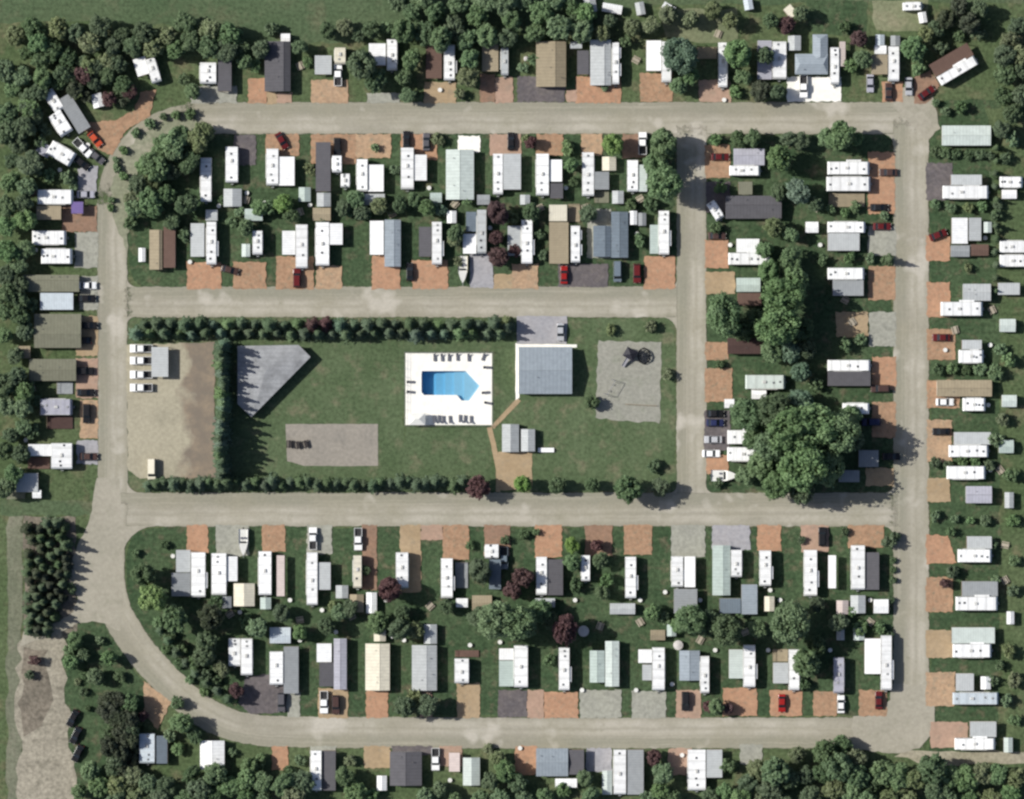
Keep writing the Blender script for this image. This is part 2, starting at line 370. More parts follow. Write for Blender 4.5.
zr = .1
o = sheet('verge', [(116, 228), (110, 205), (113, 178), (122, 155), (140, 134), (165, 121), (195, 116), (203, 128), (168, 140), (142, 165), (129, 195), (128, 256), (124, 240)], .15, ground_mat('verge_grass', (128, 132, 110), (140, 141, 122), (154, 150, 134), .12, .12), .4); o['label'] = 'dry grass verge inside the bend of road'
road('road', [(184, 118), (936, 118)], 33, zr, 'gravel road along the top of the park', flip=True)
arc = [(198 + 86 * math.cos(a), 204 + 86 * math.sin(a)) for a in [math.radians(270 - 5 * i) for i in range(19)]]
road('road', arc, 30, zr + .004, 'curved gravel road at the top left bend')
road('road', [(112, 196), (113, 525)], 31, zr + .008, 'gravel road down the left side')
road('road', [(121, 302), (704, 302)], 32, zr + .012, 'gravel road between the upper rows and pool', flip=True)
road('road', [(691.5, 122), (691.5, 522)], 31, zr + .016, 'gravel road down the middle')
road('road', [(911, 116), (911, 738)], 37, zr + .02, 'gravel road down the right side')
road('road', [(108, 509.5), (901, 509.5)], 35, zr + .024, 'gravel road below the pool lawn', flip=True)
road('road', [(113, 500), (108, 560), (112, 605), (132, 640), (152, 665), (178, 692), (205, 714), (240, 729), (300, 733), (925, 733)], 32, zr + .028, 'gravel road along the bottom', smooth=True)
sheet('road', [(97, 478), (120, 478), (124, 600), (120, 632), (106, 624), (92, 621), (76, 624), (62, 632), (20, 646), (24, 631), (58, 622), (73, 612), (78, 598), (72, 585), (66, 572), (78, 545), (90, 520)], zr + .032, ground_mat('road_flare', (154, 150, 136), (163, 158, 144), (146, 143, 128), .06, .1), .2)['label'] = 'gravel fork where the left road splits'
def fillet(cx, cy, sx, sy, r, i):
    pts = [(cx, cy)] + [(cx + sx * r - sx * r * math.sin(a), cy + sy * r - sy * r * math.cos(a)) for a in [math.radians(90 - 15 * k) for k in range(7)]]
    sheet('road', pts, zr + .036 + .004 * (i % 2), MATS['road_flare'], 0)['label'] = 'rounded gravel corner of a road junction'
for i, f in enumerate([(127, 287, 1, -1, 10), (127, 317, 1, 1, 8), (677, 287, -1, -1, 8), (677, 317, -1, 1, 16), (706, 134, 1, 1, 9), (677, 134, -1, 1, 9),
                       (894, 134, -1, 1, 12), (894, 526, -1, 1, 12), (894, 493, -1, -1, 10), (706, 493, 1, -1, 8), (677, 493, -1, -1, 8), (894, 718, -1, -1, 30), (122, 526, 1, 1, 34), (127, 493, 1, -1, 14)]):
    fillet(*f, i)
sheet('road', [(893, 684), (930, 684), (934, 704), (934.5, 722), (930, 737), (919, 748), (902, 753), (868, 751), (852, 748), (852, 717), (866, 716), (880, 710), (889, 700)], zr + .044, MATS['road_flare'], .3)['label'] = 'curved gravel bend at the bottom right corner'
sheet('road', [(895, 88), (925, 86), (935, 102), (940, 128), (928, 140), (890, 104)], zr + .044, MATS['road_flare'], .3)['label'] = 'gravel apron at the top right corner'

DRV = [('grey', R(191, 86, 237, 103)), ('orange', R(248, 78, 267, 103)), ('tan', R(267, 85, 277, 104)), ('pink', R(277, 93, 292, 103)), ('orange', R(311, 80, 348, 103)),
 ('grey', R(367, 93, 400, 103)), ('tan', R(424, 82, 456, 103)), ('brown', R(480, 74, 495, 102)), ('pink', R(495, 77, 513, 103)), ('dark', R(517, 76, 565, 102)),  # the brown sheet here is shadow left of the pink drive, as colour
 ('orange', R(576, 76, 621, 103)), ('pink', R(566, 90, 577, 102)), ('orange', R(640, 73, 673, 102)), ('pink', R(699, 80, 731, 102)), ('white', R(787, 77, 841, 101.5)),
 ('orange', R(882, 82, 903, 102)), ('brown', [(914, 78), (930, 70), (940, 86), (928, 103), (914, 104)]),
 ('orange', [(141, 92), (156, 90), (150, 116), (126, 130), (112, 155), (98, 150), (86, 132), (90, 122), (118, 120), (134, 110)]),
 ('lavender', [(78, 168), (98, 165), (96, 192), (78, 192)]), ('brown', R(62, 206, 97, 232)), ('grey', R(75, 232, 98, 268)), ('grey', R(80, 276, 98, 310)), ('tan', R(76, 316, 98, 356)),
 ('pink', R(76, 358, 98, 398)), ('orange', R(80, 400, 98, 438)), ('lavender', R(77, 440, 98, 464)),
 ('dark', R(234, 135, 256, 165)), ('orange', R(266, 134, 299, 156)), ('orange', R(311, 134, 356, 164)), ('orange', R(356, 134, 391, 158)), ('orange', R(401, 134, 437, 160)), ('white', R(458, 136, 480, 152)), ('pink', R(490, 134, 521, 156)), ('orange', R(536, 134, 563, 156)), ('orange', R(581, 134, 602, 156)), ('brown', R(622, 134, 646, 158)),
 ('orange', R(187, 262, 221, 289)), ('orange', R(233, 262, 266, 289)), ('orange', R(276, 256, 314, 289)), ('orange', R(316, 266, 342, 289)), ('orange', R(372, 255, 400, 289)), ('orange', R(412, 260, 448, 289)), ('lavender', R(470, 254, 493, 288)), ('tan', R(494, 274, 512, 289)), ('orange', R(512, 264, 538, 289)), ('dark', R(558, 264, 608, 287)), ('orange', R(644, 256, 675, 289)), ('grey', R(587, 209, 611, 258)),
 ('orange', R(705, 145, 730, 178)), ('dark', R(706, 182, 730, 212)), ('orange', R(705, 240, 728, 268)), ('tan', R(705, 272, 735, 294)), ('orange', R(705, 342, 728, 360)), ('orange', R(705, 368, 732, 402)), ('dark', R(704, 410, 730, 450)), ('orange', R(706, 455, 728, 474)),
 ('orange', R(868, 152, 895, 214)), ('grey', R(868, 226, 896, 256)), ('orange', R(868, 266, 895, 300)), ('tan', R(836, 312, 868, 337)), ('grey', R(869, 312, 896, 346)), ('orange', R(872, 357, 896, 390)), ('orange', R(872, 402, 896, 438)), ('tan', R(866, 468, 894, 486)),
 ('dark', R(926, 163, 952, 200)), ('orange', R(926, 236, 950, 261)), ('orange', R(927, 282, 950, 317)), ('orange', R(927, 329, 955, 360)), ('orange', R(927, 380, 960, 408)), ('orange', R(927, 420, 952, 462)), ('tan', R(927, 478, 950, 502)), ('orange', [(926, 534), (948, 536), (957, 563), (926, 564)]), ('orange', R(926, 577, 953, 612)), ('tan', R(926, 630, 952, 658)), ('orange', R(926, 672, 955, 706)), ('pink', R(930, 722, 968, 748)),
 ('orange', R(187, 525, 208, 553)), ('grey', R(216, 525, 249, 556)), ('orange', R(262, 525, 285, 552)), ('grey', R(307, 525, 332, 554)), ('brown', R(362, 525, 377, 590)), ('tan', R(400, 525, 421, 592)), ('pink', R(421, 525, 443, 540)), ('orange', R(443, 525, 469, 560)), ('brown', R(484, 525, 510, 556)), ('orange', R(535, 525, 562, 557)), ('brown', R(585, 525, 612, 556)), ('orange', R(624, 525, 652, 555)), ('grey', R(671, 525, 705, 557)), ('lavender', R(712, 525, 750, 550)), ('orange', R(757, 525, 781, 551)), ('pink', R(801, 525, 829, 552)), ('orange', R(848, 525, 884, 548)),
 ('dark', [(246, 676), (286, 672), (287, 712), (250, 714), (238, 702)]), ('grey', R(287, 692, 300, 717)), ('tan', R(318, 688, 348, 718)), ('orange', R(366, 688, 388, 718)), ('pink', R(420, 690, 432, 717)), ('tan', R(457, 683, 480, 718)), ('dark', R(498, 690, 527, 717)), ('pink', R(527, 690, 544, 718)), ('orange', R(544, 692, 578, 718)), ('grey', R(580, 690, 621, 718)), ('grey', R(632, 691, 666, 718)), ('pink', R(676, 690, 701, 718)), ('orange', R(723, 688, 757, 716)), ('orange', R(770, 690, 802, 716)), ('orange', R(813, 691, 837, 716)), ('orange', R(859, 690, 887, 716)),
 ('orange', [(144, 681), (171, 702), (158, 730), (144, 712)]), ('orange', R(272, 746, 288, 770)), ('grey', R(310, 746, 336, 754)), ('tan', R(364, 746, 390, 768)), ('dark', R(392, 746, 432, 755)), ('pink', R(440, 746, 462, 766)), ('orange', R(515, 746, 537, 775)), ('lavender', R(586, 748, 612, 772)), ('pink', R(668, 748, 692, 775)), ('grey', R(740, 744, 762, 764))]
for i, (c, p) in enumerate(DRV):
    if c == 'orange': c = ('orange', 'rust', 'orange', 'sandy', 'rust')[(i * 7) % 5]
    o = sheet('driveway', p, .156 + .004 * (i % 4), DRIVE[c], .2, .6)
    cxp = sum(q[0] for q in p) / len(p); cyp = sum(q[1] for q in p) / len(p)
    o['label'] = f"{'pale concrete' if c == 'white' else c + ' gravel' if c not in ('dark', 'lavender') else 'dark asphalt' if c == 'dark' else 'grey concrete'} driveway leading off the gravel road"

# park ground sheets
sheet('gravel_lot', [(126, 345), (214, 342), (216, 478), (140, 478), (128, 470)], .112, G_YARD, .25)['label'] = 'pale gravel parking lot beside the left road'
sheet('paved_court', [(285.5, 424), (378, 424), (378, 466), (304, 466), (287, 461)], .06, ground_mat('court_concrete', (150, 144, 134), (142, 137, 128), (132, 128, 120), .08, .1), .06)['label'] = 'long grey paved court on the park lawn'
sheet('playground', [(598, 341), (661.5, 342), (659.5, 423), (622, 421), (595.5, 418)], .06, ground_mat('playground_sand', (150, 149, 139), (144, 144, 134), (136, 138, 125), .1, .12), .25)['label'] = 'pale sand playground pad'
sheet('path', [(491, 426), (517, 398), (521, 401), (494, 429)], .066, DRIVE['tan'], .05)['label'] = 'tan path from the pool to pool house'
sheet('path', [(487, 428), (492, 427), (497, 448), (501, 470), (500, 492), (496, 492), (496, 470), (492, 450)], .07, DRIVE['tan'], .08)['label'] = 'narrow tan path running down from pool'
sheet('path', R(498, 452, 532, 490), .074, DRIVE['tan'], .15)['label'] = 'tan gravel pad below the washroom sheds'
sheet('path', [(515.5, 343), (577, 344.5), (577, 347.5), (519.5, 347.5), (519.5, 398), (515.5, 400)], .078, DRIVE['white'], .05)['label'] = 'pale concrete walkway around the pool house'
sheet('driveway', R(517, 316, 567, 344), .17, DRIVE['lavender'], .1)['label'] = 'grey concrete drive above the pool house'
sheet('path', R(404, 424, 404.1, 424.1), .01, DRIVE['tan'], 0) if 0 else None

# ------------------------------------------------------------------ swimming pool
dk = [(WX(x), WY(y)) for x, y in R(*DECK)]
o = filled('pool_deck', [dk, pool_pts], .09, DRIVE['white']); o['label'] = 'white concrete deck around the swimming pool'
sk_ = MB()
n = 4
sk_.add([(x, y, 0) for x, y in dk] + [(x, y, .09) for x, y in dk], [(i, (i + 1) % n, n + (i + 1) % n, n + i) for i in range(n)])
o = sk_.build('pool_deck', DRIVE['white']); o['kind'] = 'structure'; o['label'] = 'white concrete edge of the pool deck'
def depth(px):
    return -2.7 if px < 436 else -2.1 if px < 445 else -1.5 if px < 454 else -.95 if px < 464 else -.5
basin = MB(); n = len(pool_pts)
basin.add([(x, y, .088) for x, y in pool_pts] + [(x, y, -3.0) for x, y in pool_pts], [(i, (i + 1) % n, n + (i + 1) % n, n + i) for i in range(n)])
xs = [421, 436, 445, 454, 464, 481]
for a, b in zip(xs, xs[1:]):
    z = depth((a + b) / 2); basin.box(WX(a), WY(402), -3.0, WX(b) - .01, WY(370), z)
LINER = paint((176, 226, 246), .5, .04)
o = basin.build('pool_basin', LINER); o['kind'] = 'structure'; o['label'] = 'stepped pale blue basin of the swimming pool'
m, t, b = nodes('pool_water')
t.nodes.remove(b)
trn = t.nodes.new('ShaderNodeBsdfTransparent'); gl = t.nodes.new('ShaderNodeBsdfGlossy'); gl.inputs['Roughness'].default_value = .06
fr = t.nodes.new('ShaderNodeFresnel'); fr.inputs[0].default_value = 1.33
bp = t.nodes.new('ShaderNodeBump'); bp.inputs['Strength'].default_value = .12; nz = t.nodes.new('ShaderNodeTexNoise'); nz.inputs['Scale'].default_value = 2.5
t.links.new(nz.outputs['Fac'], bp.inputs['Height']); t.links.new(bp.outputs[0], gl.inputs['Normal'])
mx = t.nodes.new('ShaderNodeMixShader'); t.links.new(fr.outputs[0], mx.inputs[0]); t.links.new(trn.outputs[0], mx.inputs[1]); t.links.new(gl.outputs[0], mx.inputs[2])
va = t.nodes.new('ShaderNodeVolumeAbsorption'); va.inputs['Color'].default_value = (.14, .7, .96, 1); va.inputs['Density'].default_value = .17
t.links.new(mx.outputs[0], t.nodes['Material Output'].inputs['Surface']); t.links.new(va.outputs[0], t.nodes['Material Output'].inputs['Volume'])
cxp, cyp = sum(p[0] for p in pool_pts) / n, sum(p[1] for p in pool_pts) / n
inset = [(x + (cxp - x) * .003, y + (cyp - y) * .003) for x, y in pool_pts]
wm = MB().prism_z(inset, -2.95, -.05)
o = wm.build('water', m); o['kind'] = 'structure'; o['label'] = 'clear blue water in the swimming pool'

# ------------------------------------------------------------------ things
ITEMS = []          # (row, cx, cy, root, noun, look, category, group)
def reg(row, cx, cy, root, noun, look, cat, group): ITEMS.append((row, cx, cy, root, noun, look, cat, group))
GAP = .03
def windows(root, W, L, z, n, h=.55, wl=.8, skip=None):
    for s_ in (-1, 1):
        for i in range(n):
            y = -L / 2 + L * (i + .5) / n + rnd(-.2, .2)
            if skip and s_ == skip[0] and abs(y - skip[1]) < wl: continue
            x = s_ * W / 2
            MB().box(min(x, x + s_ * .035) - .005, y - wl / 2, z, max(x, x + s_ * .035) + .005, y + wl / 2, z + h).build('window', GLASS(), root)
def trailer(cx, cy, wp, lp, rot, colour, H=None, slides=(), stripe=None):
    """camper trailer, length along local y, hitch at -y"""
    root = empty('camper_trailer', WX(cx), WY(cy), rot)
    W, L = max(1.6, wp * S - GAP), lp * S - GAP
    H = H or rnd(2.75, 3.1); z0 = .55
    body = paint(CLR[colour], .38, .1, .45)
    a = .28 if L > 4 else .15
    prof = [(-L / 2 + .1, z0), (L / 2 - .1, z0), (L / 2, z0 + .5), (L / 2, H - .25), (L / 2 - .22, H), (-L / 2 + a + .25, H), (-L / 2 + .08, H - .5), (-L / 2, z0 + .7)]
    MB().prism_x(prof, -W / 2, W / 2).build('body', body, root, .07)
    MB().box(-W / 2 + .25, -L / 2 + .2, .32, W / 2 - .25, L / 2 - .3, z0 - .002).build('chassis', DARKM(), root)
    for s_ in (-1, 1):
        for k in ((-.45, .45) if L > 6 else (0,)):
            MB().tube((s_ * (W / 2 - .02), k, .34), (s_ * (W / 2 - .24), k, .34), .34, n=12).build('wheel', RUBBER(), root)
    h = MB(); h.tube((-.5, -L / 2 + .2, .42), (0, -L / 2 - .9, .42), .05, n=6).tube((.5, -L / 2 + .2, .42), (0, -L / 2 - .9, .42), .05, n=6).tube((0, -L / 2 - .8, 0.02), (0, -L / 2 - .8, .8), .04, n=6)
    h.build('hitch', DARKM(), root)
    for x in (-.18, .18): MB().tube((x, -L / 2 - .32, .45), (x, -L / 2 - .32, .95), .15, .13, n=10).build('gas_bottle', paint(CLR['light grey'], .4, .1), root)
    # roof fittings
    ac = L * rnd(-.05, .12)
    MB().frustum((-.36, ac - .5, .36, ac + .5), (-.28, ac - .4, .28, ac + .42), H + .002, H + .3).build('air_conditioner', paint((196, 196, 192), .5, .12), root, .04)
    hatch = paint(random.choice([(88, 92, 96), (120, 124, 126), (60, 62, 66), (150, 152, 150)]), .35, .1)
    spots = [p for p in (-.36, -.2, .3, .42) if abs(p * L - ac) > .95]
    random.shuffle(spots)
    for p in spots[:random.choice((1, 2, 2, 3))]:
        x, y = rnd(-.25, .25) * W / 2, p * L
        v = MB().box(x - .26, y - .26, H + .002, x + .26, y + .26, H + .1).build('roof_vent', METAL(), root)
        MB().frustum((x - .23, y - .23, x + .23, y + .23), (x - .17, y - .17, x + .17, y + .17), H + .102, H + .16).build('lid', hatch, v)
    if L > 5:
        sm = MB()
        for k in range(1, int(L / 2.4) + 1):
            y = -L / 2 + a + .3 + k * 2.3
            if y < L / 2 - .5: sm.box(-W / 2 + .1, y - .03, H - .01, W / 2 - .1, y + .03, H + .012)
        for x in (-W / 2 + .07, W / 2 - .07): sm.box(x - .035, -L / 2 + a + .3, H - .012, x + .035, L / 2 - .3, H + .014)
        sm.build('roof_trim', paint((188, 188, 182), .6, .2), root)
    dy = L * rnd(-.05, .2); ds = random.choice((-1, 1)); x = ds * W / 2
    windows(root, W, L, z0 + .95, 3 if L > 5.5 else 2, skip=(ds, dy))
    dr = MB().box(min(x, x + ds * .03) - .005, dy - .32, z0 + .08, max(x, x + ds * .03) + .005, dy + .32, z0 + 1.95).build('door', paint((205, 205, 200), .4, .08), root)
    MB().box(x + ds * .036 - .02, dy + .2, z0 + .95, x + ds * .036 + .03, dy + .27, z0 + 1.05).build('handle', DARKM(), dr)
    if not slides or all(q[0] != ds for q in slides):
        MB().tube((x + ds * .09, -L * .3, H - .22), (x + ds * .09, L * .36, H - .22), .075, n=8).build('awning_roller', paint((214, 214, 208), .5, .1), root)
    for s_, ya, yb, dep in slides:
        xa, xb = sorted((s_ * (W / 2 + .003), s_ * (W / 2 + dep)))
        MB().box(xa, ya * L, z0 + .35, xb, yb * L, H - .32).build('slide_out', body, root, .05)
    return root
def gable(root, W, L, z, rise, ridge, over, mat, name='roof', th=.1):
    """ridge along local y at x = ridge*W"""
    x0, x1, xr = -W / 2 - over, W / 2 + over, ridge * W
    y0, y1 = -L / 2 - over * .6, L / 2 + over * .6
    o = MB()
    o.add([(x0, y0, z), (xr, y0, z + rise), (x1, y0, z), (x1, y0, z - th), (xr, y0, z + rise - th), (x0, y0, z - th),
           (x0, y1, z), (xr, y1, z + rise), (x1, y1, z), (x1, y1, z - th), (xr, y1, z + rise - th), (x0, y1, z - th)],
          [(0, 1, 7, 6), (1, 2, 8, 7), (2, 3, 9, 8), (3, 4, 10, 9), (4, 5, 11, 10), (5, 0, 6, 11), (0, 5, 4, 1), (1, 4, 3, 2), (6, 7, 10, 11), (7, 8, 9, 10)])
    r = o.build(name, mat, root)
    return r
def home(cx, cy, wp, lp, rot, colour, ridge=0.0, wall=None, rise=None, H=2.55, name='mobile_home', ribs=1.2):
    root = empty(name, WX(cx), WY(cy), rot)
    over = .2; W, L = wp * S - 2 * over - GAP, lp * S - .24 - GAP
    rise = rise or max(.35, W * .11)
    wallm = paint(wall or random.choice([(206, 200, 186), (190, 190, 184), (168, 160, 148), (214, 212, 206)]), .7, .1)
    pr = [(-W / 2, .02), (W / 2, .02), (W / 2, H - .02), (ridge * W, H + rise - .11), (-W / 2, H - .02)]
    n = len(pr); wb = MB()
    wb.add([(x, -L / 2, z) for x, z in pr] + [(x, L / 2, z) for x, z in pr], [(i, (i + 1) % n, n + (i + 1) % n, n + i) for i in range(n)] + [tuple(range(n)), tuple(range(n, 2 * n))])
    wb.build('wall', wallm, root)
    rf = gable(root, W, L, H + .06, rise, ridge, over, paint(CLR[colour], .75, .12, ribs))
    MB().box(ridge * W - .09, -L / 2, H + rise + .05, ridge * W + .09, L / 2, H + rise + .09).build('ridge_cap', paint(tuple(int(v * .92) for v in CLR[colour]), .7, .1), rf)
    for k in range(random.choice((1, 2, 3))):
        sx = random.choice((-1, 1)); x = ridge * W + sx * W * rnd(.12, .26); y = L * rnd(-.38, .38)
        MB().tube((x, y, H), (x, y, H + rise + .3), .09, n=8).build('vent_pipe', paint((120, 120, 118), .5, .1), rf)
    windows(root, W, L, 1.25, max(2, int(L / 3)), .8, 1.0)
    s_ = random.choice((-1, 1)); x = s_ * W / 2; y = L * .12
    dr = MB().box(min(x, x + s_ * .05) - .005, y - .45, .35, max(x, x + s_ * .05) + .005, y + .45, 2.35).build('door', paint((150, 140, 128), .5, .1), root)
    MB().box(x + s_ * .056 - .02, y + .28, 1.3, x + s_ * .056 + .03, y + .36, 1.42).build('handle', DARKM(), dr)
    return root
def porch(cx, cy, wp, lp, rot, colour, H=None, posts=None, ribs=1.6, tilt=None):
    """roof on posts over a plank floor, long side along local y"""
    root = empty('covered_porch', WX(cx), WY(cy), rot)
    W, L = wp * S - GAP * 2, lp * S - GAP * 2; H = H or rnd(2.35, 2.6); t_ = tilt if tilt is not None else rnd(-.12, .16)
    o = MB(); zz = lambda x: H + t_ * x / (W / 2)
    a, b = -W / 2, W / 2
    o.add([(a, -L / 2, zz(a)), (b, -L / 2, zz(b)), (b, L / 2, zz(b)), (a, L / 2, zz(a)), (a, -L / 2, zz(a) + .08), (b, -L / 2, zz(b) + .08), (b, L / 2, zz(b) + .08), (a, L / 2, zz(a) + .08)],
          [(3, 2, 1, 0), (4, 5, 6, 7), (0, 1, 5, 4), (1, 2, 6, 5), (2, 3, 7, 6), (3, 0, 4, 7)])
    o.build('roof', paint(CLR[colour], .7, .1, ribs), root)
    k = max(2, int(L / 3) + 1)
    for x in (a + .12, b - .12):
        for i in range(k):
            y = -L / 2 + .12 + (L - .24) * i / (k - 1)
            MB().box(x - .06, y - .06, .18, x + .06, y + .06, zz(x) - .003).build('post', paint((200, 194, 180), .7, .1), root)
    MB().box(a + .03, -L / 2 + .03, 0.01, b - .03, L / 2 - .03, .18).build('floor', paint((132, 112, 92), .8, .15, 6), root)
    for x in (a + .06, b - .06): MB().box(x - .03, -L / 2 + .2, .95, x + .03, L / 2 - .2, 1.02).build('railing', paint((206, 200, 188), .7, .1), root)
    return root
def shed(cx, cy, wp, lp, rot, colour, H=1.95):
    root = empty('garden_shed', WX(cx), WY(cy), rot)
    W, L = wp * S - .2 - GAP, lp * S - .14 - GAP; rise = max(.3, W * .18)
    pr = [(-W / 2, .01), (W / 2, .01), (W / 2, H), (0, H + rise - .1), (-W / 2, H)]; n = 5
    MB().add([(x, -L / 2, z) for x, z in pr] + [(x, L / 2, z) for x, z in pr], [(i, (i + 1) % n, n + (i + 1) % n, n + i) for i in range(n)] + [tuple(range(n)), tuple(range(n, 2 * n))]).build('wall', paint(random.choice([(190, 184, 170), (160, 150, 136), (206, 206, 202)]), .8, .12), root)
    gable(root, W, L, H + .06, rise, 0, .1, paint(CLR[colour], .75, .12, 1.5), th=.07)
    dr = MB().box(-.5, -L / 2 - .04, .05, .5, -L / 2 + .002, 1.75).build('door', paint((140, 128, 112), .7, .12), root)
    MB().box(.3, -L / 2 - .08, .85, .36, -L / 2 - .042, 1.0).build('handle', DARKM(), dr)
    return root
def deck(cx, cy, wp, lp, rot, colour):
    root = empty('wooden_deck', WX(cx), WY(cy), rot)
    W, L = wp * S - GAP * 2, lp * S - GAP * 2
    MB().box(-W / 2, -L / 2, .22, W / 2, L / 2, .38).build('platform', paint(CLR[colour], .85, .15, 5), root)
    for x in (-W / 2 + .15, W / 2 - .15):
        for y in (-L / 2 + .15, L / 2 - .15): MB().box(x - .08, y - .08, 0, x + .08, y + .08, .22).build('leg', paint((120, 104, 86), .85, .15), root)
    r = MB().box(-W / 2, L / 2 - .06, 1.2, W / 2, L / 2, 1.27)
    for i in range(int(W / .6) + 1):
        x = -W / 2 + .04 + (W - .08) * i / max(1, int(W / .6)); r.box(x - .03, L / 2 - .05, .38, x + .03, L / 2 - .01, 1.2)
    r.build('railing', paint((150, 134, 112), .8, .12), root)
    return root
PROTO = {}
def car(cx, cy, wp, lp, rot, colour, style='car'):
    """nose towards -y; copied from one prototype per style and colour"""
    key = (style, colour)
    name = {'car': 'parked_car', 'pickup': 'pickup_truck', 'van': 'van', 'suv': 'sport_utility_car'}[style]
    if key not in PROTO:
        root = empty(name, 0, 0)
        W = {'car': 1.78, 'pickup': 1.95, 'van': 2.0, 'suv': 1.88}[style]; L = {'car': 4.5, 'pickup': 5.6, 'van': 5.2, 'suv': 4.8}[style]
        P = paint(CLR[colour], .25, .03); h, w2 = L / 2, W / 2
        if style == 'car':   prof = [(-h, .35), (-h, .68), (-h + .25, .82), (-h + 1.2, .95), (h - .75, .98), (h - .1, .9), (h, .7), (h, .35)]
        elif style == 'van': prof = [(-h, .4), (-h, .85), (-h + .3, 1.05), (-h + .8, 1.15), (h, 1.15), (h, .4)]
        else:                prof = [(-h, .42), (-h, .85), (-h + .2, 1.02), (-h + 1.3, 1.1), (h - .05, 1.1), (h, 1.0), (h, .42)]
        body = MB().prism_x(prof, -w2, w2)
        if style == 'pickup':                                  # open bed behind the cab: floor low, three raised walls
            body = MB().prism_x([(-h, .42), (-h, .85), (-h + .2, 1.02), (-h + 1.4, 1.1), (.75, 1.1), (.75, .42)], -w2, w2)
            body.box(-w2, .755, .42, w2, h, .62)
            body.box(-w2, .755, .623, -w2 + .1, h, 1.1).box(w2 - .1, .755, .623, w2, h, 1.1).box(-w2 + .105, h - .09, .623, w2 - .105, h, 1.08)
            body.build('body', P, root)
            MB().box(-w2 + .11, .77, .623, w2 - .11, h - .1, .66).build('bed_liner', DARKM(), root)
        else: body.build('body', P, root, .09)
        b0 = {'car': (-h + 1.15, h - .55), 'pickup': (-h + 1.35, .72), 'van': (-h + .72, h - .02), 'suv': (-h + 1.25, h - .12)}[style]
        inn = {'car': (.75, .62), 'pickup': (.6, .14), 'van': (.7, .1), 'suv': (.62, .3)}[style]
        zb, zt = {'car': (.93, 1.42), 'pickup': (1.09, 1.72), 'van': (1.14, 1.95), 'suv': (1.09, 1.7)}[style]
        MB().frustum((-w2 + .06, b0[0], w2 - .06, b0[1]), (-w2 + .22, b0[0] + inn[0], w2 - .22, b0[1] - inn[1]), zb, zt).build('windows', GLASS(), root)
        MB().frustum((-w2 + .2, b0[0] + inn[0] - .04, w2 - .2, b0[1] - inn[1] + .04), (-w2 + .28, b0[0] + inn[0] + .06, w2 - .28, b0[1] - inn[1] - .06), zt - .02, zt + .05).build('roof', P, root)
        for x in (-1, 1):
            for y in (-h + .85, h - .9):
                wl = MB().tube((x * (w2 + .01), y, .33), (x * (w2 - .22), y, .33), .33, n=14).build('wheel', RUBBER(), root)
                MB().tube((x * (w2 + .02), y, .33), (x * (w2 + .011), y, .33), .19, n=10).build('rim', METAL(), wl)
            MB().box(x * (w2 - .32) - .2, -h - .025, .64, x * (w2 - .32) + .2, -h + .02, .78).build('headlight', paint((225, 225, 215), .2, .02), root)
            MB().box(x * (w2 - .2) - .12, h - .02, .64, x * (w2 - .2) + .12, h + .025, .84).build('tail_light', paint((140, 20, 20), .3, .02), root)
            MB().box(x * (w2 + .08) - .07, -h + 1.5, zb + .02, x * (w2 + .08) + .07, -h + 1.64, zb + .16).build('wing_mirror', P, root)
        PROTO[key] = [root, False, L, W]
    pr = PROTO[key]
    root = pr[0] if not pr[1] else copy_tree(pr[0]); pr[1] = True
    root.location = (WX(cx), WY(cy), .17); root.rotation_euler = (0, 0, rot)
    return root
def boat(cx, cy, wp, lp, rot, colour):
    root = empty('motorboat', WX(cx), WY(cy), rot, .6)
    W, L = wp * S, lp * S; secs = []
    for i in range(9):
        u = i / 8; y = -L / 2 + L * u                          # bow at -y
        half = W / 2 * min(1, (u / .45) ** .6 if u else .02)
        secs.append([(-half, y, .95 + .25 * (1 - u)), (-half * .8, y, .3 + .3 * (1 - u) ** 2), (0, y, .05 + .6 * (1 - u) ** 3), (half * .8, y, .3 + .3 * (1 - u) ** 2), (half, y, .95 + .25 * (1 - u))])
    vs_ = [p for s_ in secs for p in s_]
    fs = [(i * 5 + j, i * 5 + j + 1, i * 5 + j + 6, i * 5 + j + 5) for i in range(8) for j in range(4)] + [(40, 41, 42, 43, 44)]
    MB().add(vs_, fs).build('hull', paint(CLR[colour], .3, .04), root)
    dv = []
    for i in range(9):
        u = i / 8; a, b = secs[i][0], secs[i][4]; dz = -.02 if u < .5 else -.32
        dv += [(a[0] * .97, a[1], a[2] + dz), (b[0] * .97, b[1], b[2] + dz)]
    MB().add(dv, [(2 * i, 2 * i + 1, 2 * i + 3, 2 * i + 2) for i in range(8)]).build('deck', paint((222, 222, 216), .4, .08), root)
    MB().frustum((-W * .36, -.25, W * .36, .05), (-W * .3, .1, W * .3, .2), 1.0, 1.4).build('windscreen', GLASS(), root)
    for x in (-W * .2, W * .2): MB().box(x - .22, L * .12, .72, x + .22, L * .2, 1.15).build('seat', paint((120, 120, 130), .7, .1), root)
    MB().frustum((-.2, L / 2 + .02, .2, L / 2 + .42), (-.15, L / 2 + .05, .15, L / 2 + .36), .45, 1.25).build('outboard_motor', DARKM(), root)
    tr = empty('boat_trailer', WX(cx), WY(cy), rot)
    f = MB()
    for s_ in (-1, 1): f.tube((s_ * .55, L / 2 - .2, .5), (s_ * .45, -L * .2, .5), .05, n=6).tube((s_ * .45, -L * .2, .5), (0, -L / 2 - .7, .5), .05, n=6)
    f.build('frame', METAL(), tr)
    for s_ in (-1, 1): MB().tube((s_ * (W / 2 + .02), L * .2, .32), (s_ * (W / 2 - .18), L * .2, .32), .32, n=12).build('wheel', RUBBER(), tr)
    return root, tr

